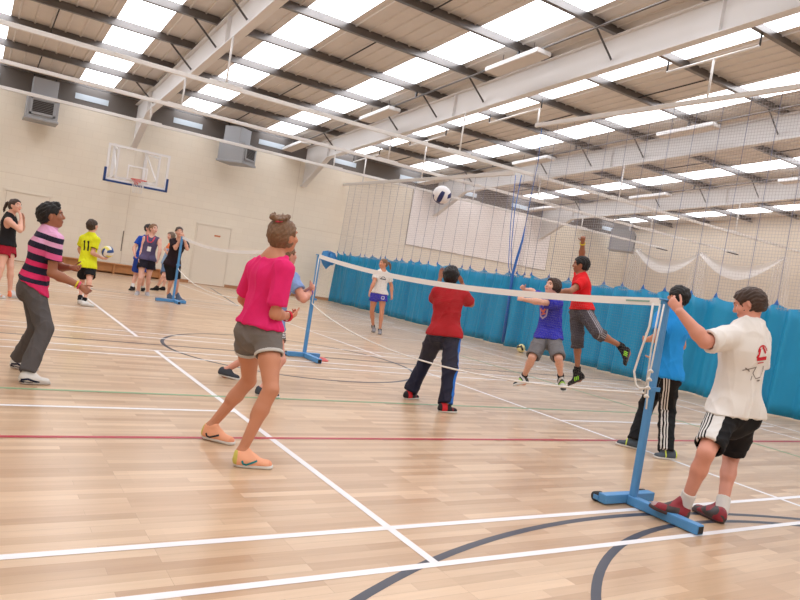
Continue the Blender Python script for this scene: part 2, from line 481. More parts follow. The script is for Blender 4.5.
def rail(y0, y1, z, ty, lab, tb):
    t = thing('curtain_rail', lab, 'curtain rail', (CX, ty, z))
    MB().box2((CX-.035, y0, z-.05), (CX+.035, y1, z+.05), .008).build('channel', WALU, t)
    for (a, b, c) in tb:
        za, zb = zroof(a)-.42, zroof(b)-.42
        bar = MB().tube([(CX, a, za), (CX, b, zb)], .026, 8).build('cross_bar', WALU, t, True)
        for q, zz in ((a, za), (b, zb)): MB().tube([(CX, q, zz), (CX, q, zz+.25)], .02, 6).build('clip', DARKS, bar, True)
        for q in c:
            zq = za+(zb-za)*(q-a)/(b-a); MB().tube([(CX, q, z+.04), (CX, q, zq)], .024, 8).build('hanger', WALU, t, True)
rail(11.85, 21.95, TZ-.13, 16, 'white curtain rail from the back wall over the far half of the blue curtain', [(15.4, 17.45, (16.4,)), (19.45, 21.4, (20.4,))])
rail(-8.5, 11.3, 5.86, 4, 'higher white curtain rail over the near half of the blue curtain', [(11.2, 13.3, (11.25,)), (5.36, 7.4, (6.3,)), (-.65, 1.35, (.3,)), (-6.7, -4.7, (-5.7,))])

# ---------------------------------------------------------------- painted court lines, part of the floor
def fl_line(mb, a, b, w=.05, z=.0015):
    a, b = Vector((*a, z)), Vector((*b, z)); d = (b-a).normalized(); n = Vector((-d.y, d.x, 0))*w/2
    mb.b.faces.new([mb.b.verts.new(p) for p in (a-n, b-n, b+n, a+n)])
def fl_arc(mb, c, r, a0, a1, w=.06, z=.001):
    n = 96; P = [[(c[0]+(r+q)*math.cos(a0+(a1-a0)*i/n), c[1]+(r+q)*math.sin(a0+(a1-a0)*i/n), z) for q in (-w/2, w/2)] for i in range(n+1)]
    mb.grid(P)
def marks(name, label, m, fn):
    mb = MB(); fn(mb); o = mb.build(name, m, floor); o['label'] = label; o['kind'] = 'structure'
def court(y0):
    def f(mb):
        for y in (0, .46, 5.64, 6.1): fl_line(mb, (-4.7, y0+y), (8.7, y0+y))
        for x in (-4.7, -3.94, .02, 3.98, 7.94, 8.7): fl_line(mb, (x, y0), (x, y0+6.1), .05, .0018)
        fl_line(mb, (-4.7, y0+3.05), (.02, y0+3.05)); fl_line(mb, (3.98, y0+3.05), (8.55, y0+3.05))
    return f
for y0, n in ((0, 'near'), (7.22, 'second'), (14.44, 'back'), (-7.2, 'front')):
    marks('white_court_lines', 'white court lines of the %s court' % n, WHITEL, court(y0))
marks('red_line', 'red court line', mat('red_line_paint', (176, 40, 60), .35), lambda mb: fl_line(mb, (X0, 2.22), (X1, 2.22), .05, .0022))
def green(mb):
    fl_line(mb, (X0, 3.62), (6.47, 3.62), .045, .0024); fl_line(mb, (6.45, 0.4), (6.45, 9.0), .045, .0024)
marks('green_lines', 'green court lines', mat('green_line_paint', (126, 168, 126), .35), green)
def navy(mb):
    fl_line(mb, (X0, 6.6), (X1, 6.6), .05, .001); fl_arc(mb, (2.05, 6.55), 1.8, 0, 2*PI, .05)
    fl_arc(mb, (1.80, -4.55), 4.925, -.2, PI+.2, .05); fl_arc(mb, (2.33, -2.38), 2.55, -.6, PI+.6, .05)
    fl_line(mb, (5.05, 20.6), (3.9, 14.35), .05, .001); fl_line(mb, (-.65, 20.6), (.5, 14.35), .05, .001); fl_line(mb, (3.9, 14.35), (.5, 14.35), .05, .001)
    fl_line(mb, (-5.5, 20.6), (10, 20.6), .05, .001)
marks('navy_lines', 'navy court lines and arcs', mat('navy_line_paint', (60, 62, 74), .35), navy)

# ---------------------------------------------------------------- doors, strip and sign on the back wall
DOORM = mat('cream_door', (231, 221, 205), .55); GAP = mat('door_gap', (176, 162, 144), .8)
for i, (xa, xb) in enumerate(((4.71, 5.91), (-1.21, -.02))):
    d = struct(MB().box2((xa, Y1-.025, .02), (xb, Y1, 2.12), .004).build('door_%d' % (i+1), DOORM))
    MB().box2((xa-.05, Y1-.03, .02), (xa-.008, Y1, 2.17)).box2((xb+.008, Y1-.03, .02), (xb+.05, Y1, 2.17)).box2((xa-.05, Y1-.04, 2.128), (xb+.05, Y1, 2.17)).build('door_frame', DOORM, d)
    MB().box2((xa-.008, Y1-.01, .02), (xa, Y1, 2.128)).box2((xb, Y1-.01, .02), (xb+.008, Y1, 2.128)).build('gap', GAP, d)
t = tag(MB().box2((5.34, Y1-.032, 1.77), (5.56, Y1-.025, 1.83)).build('door_sign', mat('orange_sign', (196, 122, 80), .5)), 'small orange strip sign on the cream door behind the second net', 'sign')
tag(MB().box2((2.285, Y1-.02, .78), (2.31, Y1, 1.46), .004).build('wall_strip', mat('dark_strip', (104, 94, 86), .6)), 'narrow dark upright strip on the back wall below the backboard', 'wall strip')
# bench
b_ = thing('gym_bench', 'long low brown wooden bench along the back wall', 'bench', (2.1, 21.8, 0))
WOOD = mat('bench_wood', (184, 128, 80), .45, noise=.15, nscale=6)
MB().box2((.25, 21.62, .31), (4.0, 21.9, .35), .006).build('seat', WOOD, b_)
MB().box2((.3, 21.70, .06), (3.95, 21.74, .31), .004).build('rail', WOOD, b_)
for x in (.6, 2.1, 3.6): MB().box2((x-.03, 21.63, 0), (x+.03, 21.89, .31), .004).build('leg', WOOD, b_)

# ---------------------------------------------------------------- warm-air heaters
def heater(lab, c, ang, w, d, h, hd, dz):
    t = thing('wall_heater', lab, 'heater', (c[0], c[1], c[2]), 'grey warm air heaters')
    R = Matrix.Rotation(ang, 3, 'Z'); q = lambda x, y, z: Vector(c)+R @ Vector((x, y, z))
    def bx(name, lo, hi, m, parent, bev=.01):
        lo, hi = Vector(lo), Vector(hi); ctr = (lo+hi)/2
        return MB().box(q(*ctr), [abs(v) for v in hi-lo], R, bev).build(name, m, parent)
    bx('casing', (-w/2, -d/2, 0), (w/2, d/2, h), GREYM, t)
    bx('tray', (-w/2-.03, -d/2-.03, -.05), (w/2+.03, d/2+.03, .02), GREYM, t)
    bx('intake_duct', (-w*.38, -d*.22, h), (w*.42, d*.42, h+hd), GREYM, t)
    bx('collar', (-w*.42, -d*.26, h), (w*.46, d*.46, h+.06), GREYM, t)
    fr = MB()
    for lo, hi in (((-w*.4, -d/2-.04, .1), (w*.4, -d/2, .16)), ((-w*.4, -d/2-.04, h-.14), (w*.4, -d/2, h-.08)), ((-w*.4, -d/2-.04, .1), (-w*.32, -d/2, h-.08)), ((w*.32, -d/2-.04, .1), (w*.4, -d/2, h-.08))):
        lo, hi = Vector(lo), Vector(hi); fr.box(q(*((lo+hi)/2)), [abs(v) for v in hi-lo], R, .006)
    g = fr.build('louvre_frame', GREYM, t)
    sl = MB(); n = 7
    for i in range(n):
        z = .18+(h-.34)*(i+.5)/n; sl.box(q(0, -d/2-.015, z), (w*.64, .012, (h-.34)/n*.8), R @ Matrix.Rotation(.6, 3, 'X'), 0)
    sl.build('louvre', mat('louvre_grey', (92, 92, 94), .5, metal=.3) if 'louvre_grey' not in bpy.data.materials else bpy.data.materials['louvre_grey'], g)
    for x in (-1, 1): MB().tube([q(x*w*.35, d*.3, h+.02), q(x*w*.35, d*.3, h+dz)], .014, 6).build('drop_rod', DARKS, t, True)
heater('grey box heater high on the back wall at the far left', (-.62, 21.35, 4.36), 0, .86, .8, .68, .55, .7)
heater('grey box heater high on the back wall right of the backboard', (5.5, 21.25, 4.42), math.radians(40), .85, 1.0, .66, .55, .7)
heater('grey box heater high in the far corner beyond the curtain', (25.0, 20.6, 4.35), math.radians(35), 1.15, 1.1, .95, .5, .8)

# ---------------------------------------------------------------- basketball goal
g = thing('basketball_goal', 'basketball backboard with white frame, blue edge pads and red ring on the back wall', 'basketball goal', (2.16, 21.9, 2.9))
BY = 20.35; bx, hw, z0, z1 = 2.16, .93, 2.93, 4.05
WP = mat('white_frame_paint', (232, 230, 230), .4)
gl = bpy.data.materials.new('clear_board'); N, L, b = nodes_of(gl)
tr = N.new('ShaderNodeBsdfTransparent'); mx = N.new('ShaderNodeMixShader'); mx.inputs[0].default_value = .10
L.new(tr.outputs[0], mx.inputs[1]); L.new(b.outputs[0], mx.inputs[2]); L.new(mx.outputs[0], N['Material Output'].inputs[0]); b.inputs['Roughness'].default_value = .1
MB().box2((bx-hw+.07, BY, z0+.07), (bx+hw-.07, BY+.012, z1-.07)).build('backboard', gl, g)
def frame(mb, x0, x1, a, b_, w, y0, y1):
    mb.box2((x0, y0, a), (x0+w, y1, b_)); mb.box2((x1-w, y0, a), (x1, y1, b_)); mb.box2((x0+w, y0, a), (x1-w, y1, a+w)); mb.box2((x0+w, y0, b_-w), (x1-w, y1, b_)); return mb
frame(MB(), bx-hw, bx+hw, z0, z1, .07, BY-.006, BY+.03).build('border', WP, g)
frame(MB(), bx-.3, bx+.3, z0+.13, z0+.58, .045, BY-.006, BY+.016).build('target_square', WP, g)
sup = MB()
for s in (-1, 1):
    sup.box2((bx+s*.62-.03, BY+.02, z0+.1), (bx+s*.62+.03, BY+.08, z1-.02)); sup.bar((bx+s*.62, BY+.06, z1-.15), (bx+s*.5, 21.98, z1+.1), .05, .05); sup.bar((bx+s*.62, BY+.06, z0+.2), (bx+s*.5, 21.98, z0+.15), .05, .05); sup.bar((bx+s*.62, BY+.06, z0+.2), (bx+s*.5, 21.98, z1+.1), .03, .03)
sup.box2((bx-.62, BY+.04, z0+.1), (bx+.62, BY+.08, z0+.16)).box2((bx-.55, 21.93, z0+.05), (bx-.45, 21.99, z1+.2)).box2((bx+.45, 21.93, z0+.05), (bx+.55, 21.99, z1+.2))
sup.build('wall_bracket', WP, g)
pad = MB().box2((bx-hw-.03, BY-.03, z0-.05), (bx+hw+.03, BY+.04, z0+.01), .008)
for s in (-1, 1): pad.box2((bx+s*hw-.035, BY-.03, z0-.05), (bx+s*hw+.035, BY+.04, z0+.38), .008)
pad.build('edge_pad', mat('navy_pad', (30, 62, 122), .55), g)
RED = mat('ring_red', (206, 62, 50), .4); ry = BY-.15-.225
ring = MB().tube([(bx+.225*math.cos(t*PI/16), ry+.225*math.sin(t*PI/16), 3.07) for t in range(32)], .012, 8, closed=True)
ring.box2((bx-.12, BY-.16, 3.02), (bx+.12, BY-.006, 3.075)).box2((bx-.06, BY-.03, 2.94), (bx+.06, BY-.006, 3.07)).build('ring', RED, g)
nb = MB()
for k in range(12):
    for dk in (-1, 1):
        P = []
        for j in range(7):
            a = 2*PI*(k+dk*j*.5)/12; r = .22-.095*(j/6)**.7
            P.append((bx+r*math.cos(a), ry+r*math.sin(a), 3.06-.40*j/6))
        nb.tube(P, .0045, 4)
nb.build('ring_net', mat('white_cord', (226, 224, 222), .7), g, True)

# ---------------------------------------------------------------- dividing curtain
def mesh_mat(name, c, pitch, width, haze, ax='yz'):
    m = bpy.data.materials.new(name); N, L, b = nodes_of(m)
    b.inputs['Base Color'].default_value = (*lin(c), 1); b.inputs['Roughness'].default_value = .9
    tc = N.new('ShaderNodeTexCoord'); s = N.new('ShaderNodeSeparateXYZ'); L.new(tc.outputs['Object'], s.inputs[0])
    outs = []
    for k in (1, 2):
        d = N.new('ShaderNodeMath'); d.operation = 'DIVIDE'; d.inputs[1].default_value = pitch; L.new(s.outputs[k], d.inputs[0])
        f = N.new('ShaderNodeMath'); f.operation = 'FRACT'; L.new(d.outputs[0], f.inputs[0])
        l = N.new('ShaderNodeMath'); l.operation = 'LESS_THAN'; l.inputs[1].default_value = width/pitch; L.new(f.outputs[0], l.inputs[0]); outs.append(l)
    mxm = N.new('ShaderNodeMath'); mxm.operation = 'MAXIMUM'; L.new(outs[0].outputs[0], mxm.inputs[0]); L.new(outs[1].outputs[0], mxm.inputs[1])
    mx2 = N.new('ShaderNodeMath'); mx2.operation = 'MAXIMUM'; L.new(mxm.outputs[0], mx2.inputs[0]); mx2.inputs[1].default_value = haze
    tr = N.new('ShaderNodeBsdfTransparent'); ms = N.new('ShaderNodeMixShader')
    L.new(mx2.outputs[0], ms.inputs[0]); L.new(tr.outputs[0], ms.inputs[1]); L.new(b.outputs[0], ms.inputs[2]); L.new(ms.outputs[0], N['Material Output'].inputs[0])
    return m
CNET = mesh_mat('curtain_netting', (176, 170, 172), .06, .0062, .05)
CNETF = mesh_mat('curtain_netting_far', (196, 190, 194), .06, .006, .06)
TAPE = mat('blue_grey_tape', (128, 134, 158), .8)
VINYL = mat('blue_vinyl', (28, 142, 188), .45, noise=.1, nscale=2, spec=.35)
VINB = mat('blue_webbing', (52, 110, 190), .6)
def curtain(lab, y0, y1, ztop, net, seed, pitch, xfn):
    r = random.Random(seed); t = thing('dividing_curtain', lab, 'curtain', (CX, (y0+y1)/2, 0))
    n = int((y1-y0)/pitch); ph = [r.random()*6.28 for _ in range(8)]
    ZS = 1.97
    def wave(y, z):
        a = 1-.45*z/ZS
        return xfn(y)+a*(.07*math.sin(y*5.1+ph[0])+.05*math.sin(y*9.7+ph[1]+.8*math.sin(y*2.3))+.04*math.sin(y*16+ph[2]+z*.8)+.02*math.sin(y*27+ph[4]+z*1.5))+.05*math.sin(y*.9+ph[3])+(.03+.045*z/ZS)*(abs(math.sin(y*7.3+ph[5]+.9*math.sin(y*1.7+ph[6])))-.5)
    m = n*14; rows = []
    for i in range(m+1):
        y = y0+(y1-y0)*i/m; u = (i % 14)/14; dip = .125*(math.sin(PI*u)**.7)*.8
        zt = ZS-dip
        rows.append([(wave(y, zt*j/9)+(.03*math.sin(PI*u) if j > 7 else 0), y, .02+(zt-.02)*j/9) for j in range(10)])
    sk_ = MB().grid(rows).build('blue_skirt', VINYL, t, True)
    md = sk_.modifiers.new('thick', 'SOLIDIFY'); md.thickness = .004
    nr = [[(xfn(y0+(y1-y0)*i/m)*(1-q)+CX*q+(1-q)*.03*math.sin((y0+(y1-y0)*i/m)*5.1+ph[0]), y0+(y1-y0)*i/m, (ZS-.14)*(1-q)+ztop*q) for q in (0, .33, .66, 1)] for i in range(0, m+1, 2)]
    MB().grid(nr).build('net_panel', net, t, True)
    tp = MB()
    for i in range(n+1):
        y = y0+(y1-y0)*i/n; xb = wave(y, ZS)
        tp.bar((xb, y, ZS-.03), (CX, y, ztop), .012, .002, (1, 0, 0))
    tp.build('hanging_tape', TAPE, t)
    for i in range(n+1):
        y = y0+(y1-y0)*i/n; xb = wave(y, ZS-.02); hk = MB()
        hk.prism([(y-.05, ZS-.05), (y+.05, ZS-.05), (y, ZS+.05)], xb-.012, xb-.006, lambda u, v, w: (w, u, v))
        hk.build('corner_tab', VINB, t)
    return t
xf = lambda y: CX+.05*math.sin(y*.35)-.12*max(0, (y-14)/8)
cf = curtain('far half of the blue dividing curtain with netting above, meeting the back wall', 10.9, 21.4, TZ-.18, CNETF, 3, .5, xf)
cn = curtain('near half of the blue dividing curtain with high netting above', -8.4, 11.05, 5.8, CNET, 5, .56, lambda y: CX+.04*math.sin(y*.4+1)-.22*max(0, (5-y)/8))
# blue leading edges of both halves, and the bundled corner at the wall
MB().tube([(CX-.02, 11.52, TZ-.2), (CX-.03, 11.55, 3.6), (CX-.03, 11.45, 2.6), (CX-.02, 11.3, 2.0)], .012, 6).build('edge_strap', VINB, cf, True)
MB().tube([(CX-.05, 11.72, TZ-.2), (CX-.05, 11.6, 3.2), (CX-.05, 11.42, 2.1), (CX-.05, 11.2, 1.75)], .010, 6).build('edge_strap', VINB, cf, True)
MB().tube([(CX, 11.05, 5.75), (CX, 10.98, 4.9), (CX, 11.03, 4.1), (CX-.02, 11.05, 3.2)], .011, 6).build('edge_strap', VINB, cn, True)
MB().tube([(CX-.02, 11.05, 3.2), (CX-.03, 11.06, 2.8), (CX-.04, 11.15, 2.3), (CX-.05, 11.2, 1.9), (CX-.05, 11.15, .1)], [.012, .028, .034, .036, .045], 8).build('edge_strap', VINB, cn, True)
mb = MB()
rr = random.Random(4); pts = []
for i in range(9):
    a = 2*PI*i/8; pts.append(a)
P = []
for j, (z, r0) in enumerate(((1.86, .02), (1.80, .22), (1.66, .34), (1.5, .30), (1.36, .16), (1.3, .02))):
    P.append([(9.55+(r0*math.cos(2*PI*i/7))*(1+.3*math.sin((i % 7)*2.6+j)), 21.2+r0*.6*math.sin(2*PI*i/7), z+.09*math.sin((i % 7)*1.9+j*2)) for i in range(8)])
mb.grid(P); mb.build('tied_corner', mat('blue_vinyl_reverse', (58, 134, 196), .4), cf, False)

# white nets gathered at the far end of the tracks
GN = mesh_mat('gathered_white_net', (240, 238, 238), .03, 0., .2); GN2 = mesh_mat('bunched_white_net', (244, 242, 242), .03, 0., .5)
for i, (ty, lab) in enumerate(((20.6, 'by the far corner'), (17.0, 'under the middle overhead track'), (13.2, 'under the nearest overhead track'))):
    t = thing('gathered_net', 'white practice net gathered and hanging at the far wall '+lab, 'net', (26.3, ty, .1), 'white nets gathered at the far wall')
    rows = []
    for a in range(41):
        s = a/40; rows.append([(26.2+.16*math.sin(s*38)*(.4+.6*(1-q)), ty+(s-.5)*(.5+.5*q*(1-q)*2+.35*(1-q)), .25+(TZ-.35)*q) for q in [k/8 for k in range(9)]])
    MB().grid(rows).build('netting', GN, t, True)
    if i < 2:
        ty2 = (17.0, 13.2)[i]; rows = []
        for a in range(33):
            s = a/32; y = ty+(ty2-ty)*s; sag = .5*4*s*(1-s)
            rows.append([(26.2+.12*math.sin(q*5), y, TZ-.1-sag-q*(.14+.5*math.sin(PI*s))) for q in (0, .25, .5, .75, 1)])
        MB().grid(rows).build('swag', GN2, t, True)

# ---------------------------------------------------------------- net posts and nets
TYRE = mat('black_rubber_wheel', (40, 40, 42), .6); CORD = mat('white_rope', (226, 222, 216), .75)
def post(lab, px, py, tilt, bx0, bx1, fx, by, fy):
    t = thing('net_post', lab, 'net post', (px, py, 0))
    MB().bar((px, py, .045), (px+tilt, py, 1.5), .05, .05, (1, 0, 0), .012).build('pole', BLUEP, t)
    MB().box2((bx0, by-.035, .01), (bx1, by+.035, .075), .006).build('base_bar', BLUEP, t)
    MB().box2((fx-.035, fy, .005), (fx+.035, by-.035, .07), .006).box2((fx-.028, fy-.001, .012), (fx+.028, fy+.01, .063)).build('foot_bar', BLUEP, t)
    MB().box2((fx-.026, fy-.003, .014), (fx+.026, fy-.001, .061)).build('end_plug', TYRE, t)
    for x in (bx0+.03, bx1-.03):
        wh = MB().tube([(x-.03, by+.065, .035), (x+.03, by+.065, .035)], .035, 14).build('wheel', TYRE, t, True)
        MB().box2((x-.04, by+.03, .02), (x+.04, by+.07, .05)).build('wheel_bracket', BLUEP, wh)
    MB().box((px+tilt, py, 1.505), (.075, .075, .012), None, .004).build('cap', BLUEP, t)
    MB().bar((px+tilt*.55-.05, py-.03, .86), (px+tilt*.55+.05, py-.03, .86), .012, .03).build('cleat', BLUEP, t)
    return t
post('blue net post on the right, held by the white t-shirted person', 2.14, .53, .0, 1.88, 2.42, 2.14, .59, -.02)
post('blue net post in the middle, beyond the pink t-shirt', 2.20, 6.47, .0, 1.93, 2.44, 2.21, 6.46, 5.96)
post('blue net post at the back, leaned on by the person in black', 1.98, 13.25, .0, 1.60, 2.26, 2.02, 13.2, 12.85)
post('blue net post mostly hidden beyond the pink t-shirt', 1.95, 7.3, .0, 1.66, 2.2, 2.0, 7.28, 6.98)
NETM = mesh_mat('fine_netting', (150, 142, 136), .02, .0005, 0.)
TAPEW = mat('white_net_tape', (234, 232, 230), .7)
def net(lab, xa, ya, xb, yb, zt, sag, zb0, zb1, bsag, bow):
    t = thing('badminton_net', lab, 'net', ((xa+xb)/2, (ya+yb)/2, zb0-bsag)); n = 48
    def top(s): return (xa+(xb-xa)*s+bow*4*s*(1-s), ya+(yb-ya)*s, zt-sag*4*s*(1-s))
    def bot(s): return (xa+(xb-xa)*s+bow*4*s*(1-s), ya+(yb-ya)*s, zb0+(zb1-zb0)*s-bsag*4*s*(1-s)**.9)
    r = []
    for i in range(n+1):
        x, y, z = top(i/n); r.append([(x-.004, y, z+.026), (x-.004, y, z-.03), (x+.004, y, z-.03), (x+.004, y, z+.026), (x-.004, y, z+.026)])
    MB().grid(r).build('tape', TAPEW, t)
    MB().grid([[Vector(top(i/n)).lerp(Vector(bot(i/n)), q/6) for q in range(7)] for i in range(n+1)]).build('netting', NETM, t)
    MB().tube([bot(i/n) for i in range(n+1)], .009, 6).build('bottom_cord', CORD, t, True)
    return t, top, bot
nt, top, bot = net('badminton net across the near court, between the two nearest blue posts', 2.11, .555, 2.17, 6.40, 1.487, .125, .82, .80, .265, -.03)
for x, y in ((2.11, .555), (2.17, 6.40)):
    MB().tube([(x, y, 1.47), (x, y+.01, 1.15), (x, y, .8)], .007, 6).build('side_cord', CORD, nt, True)
MB().tube([(2.05, .57, 1.47), (2.04, .56, 1.3), (2.04, .60, 1.1), (2.04, .625, .96), (2.04, .59, .87), (2.04, .55, .85), (2.05, .49, .87)], .0085, 6).build('tie_rope', CORD, nt, True)
MB().tube([(2.06, .485, 1.47), (2.05, .49, 1.2), (2.05, .50, .92), (2.05, .485, .8), (2.045, .475, .72)], .0065, 6).build('tie_rope', CORD, nt, True)
for z in (.99, .93, .87, .81):
    kn = MB(); kn.tube([(2.045+.011*math.cos(a*PI/5), .49+.011*math.sin(a*PI/5), z+.006*math.sin(a*2*PI/5)) for a in range(10)], .009, 6, closed=True)
    kn.build('knot', CORD, nt, True)
MB().bar((2.098, .64, 1.478), (2.098, .85, 1.463), .002, .012, (0, 0, 1)).build('tape_mark', mat('green_grey_mark', (140, 172, 162), .6), nt)
net('badminton net across the second court, sagging in front of the back wall', 1.95, 7.35, 1.98, 13.2, 1.49, .14, .78, .78, .25, 0)
# ---------------------------------------------------------------- balls and a floor marker
def ball(lab, c, r, cols, rot, cat='volleyball'):
    bm = bmesh.new(); n = 18
    V = {}; mats_ = [mat('ball_%s_%d' % (lab[:6].replace(' ', '_'), i), k, .45) for i, k in enumerate(cols)]
    R = Matrix.Rotation(rot[0], 3, 'X') @ Matrix.Rotation(rot[1], 3, 'Z')
    for ax in range(3):
        for sg in (-1, 1):
            for i in range(n):
                for j in range(n):
                    q = []
                    for a, b in ((i, j), (i+1, j), (i+1, j+1), (i, j+1)):
                        u, v = math.tan((a/n*2-1)*PI/4), math.tan((b/n*2-1)*PI/4)
                        p = [0, 0, 0]; p[ax] = sg; p[(ax+1) % 3] = u; p[(ax+2) % 3] = v*sg
                        p = Vector(p).normalized()
                        groove = 1-.012*max(0, 1-min(abs((a % 6)-0), abs(6-(a % 6)))*1.4)-.012*max(0, 1-min(b, n-b)*1.4)
                        k = tuple(round(x, 4) for x in p)
                        if k not in V: V[k] = bm.verts.new(Vector(c)+R @ p*r*groove)
                        q.append(V[k])
                    try:
                        f = bm.faces.new(q); f.material_index = ((i//6)+ax*(1 if sg > 0 else 2)) % len(cols); f.smooth = True
                    except ValueError: pass
    bmesh.ops.recalc_face_normals(bm, faces=bm.faces)
    me = bpy.data.meshes.new('volleyball'); bm.to_mesh(me); bm.free()
    return tag(link('volleyball', me, mats_), lab, cat)
ball('white and navy volleyball in the air above the net', (2.46, 4.0, 2.386), .108, [(226, 224, 226), (36, 44, 96), (226, 224, 226), (222, 222, 226), (40, 48, 100)], (.6, .9))
ball('blue, white and yellow volleyball on the palm of the yellow-shirted person', HELD, .107, [(226, 222, 216), (34, 70, 132), (222, 210, 100)], (.4, .5))
ball('yellow and black volleyball on the floor by the curtain', (9.58, 9.93, .107), .105, [(232, 220, 160), (228, 214, 150), (44, 42, 40)], (1.2, .3))
ball('pale volleyball on the floor mostly hidden by the denim shorts', (9.55, 9.45, .1), .098, [(224, 220, 210), (214, 204, 170)], (.2, 1.3))
m_ = MB()
m_.tube([(2.42, 6.3, .0), (2.42, 6.3, .012), (2.42, 6.3, .03), (2.42, 6.3, .045)], [.09, .09, .055, .03], 20).build('floor_marker', mat('red_marker', (206, 96, 92), .5))
tag(bpy.data.objects['floor_marker'], 'small red disc marker on the floor at the foot of the middle net post', 'marker')

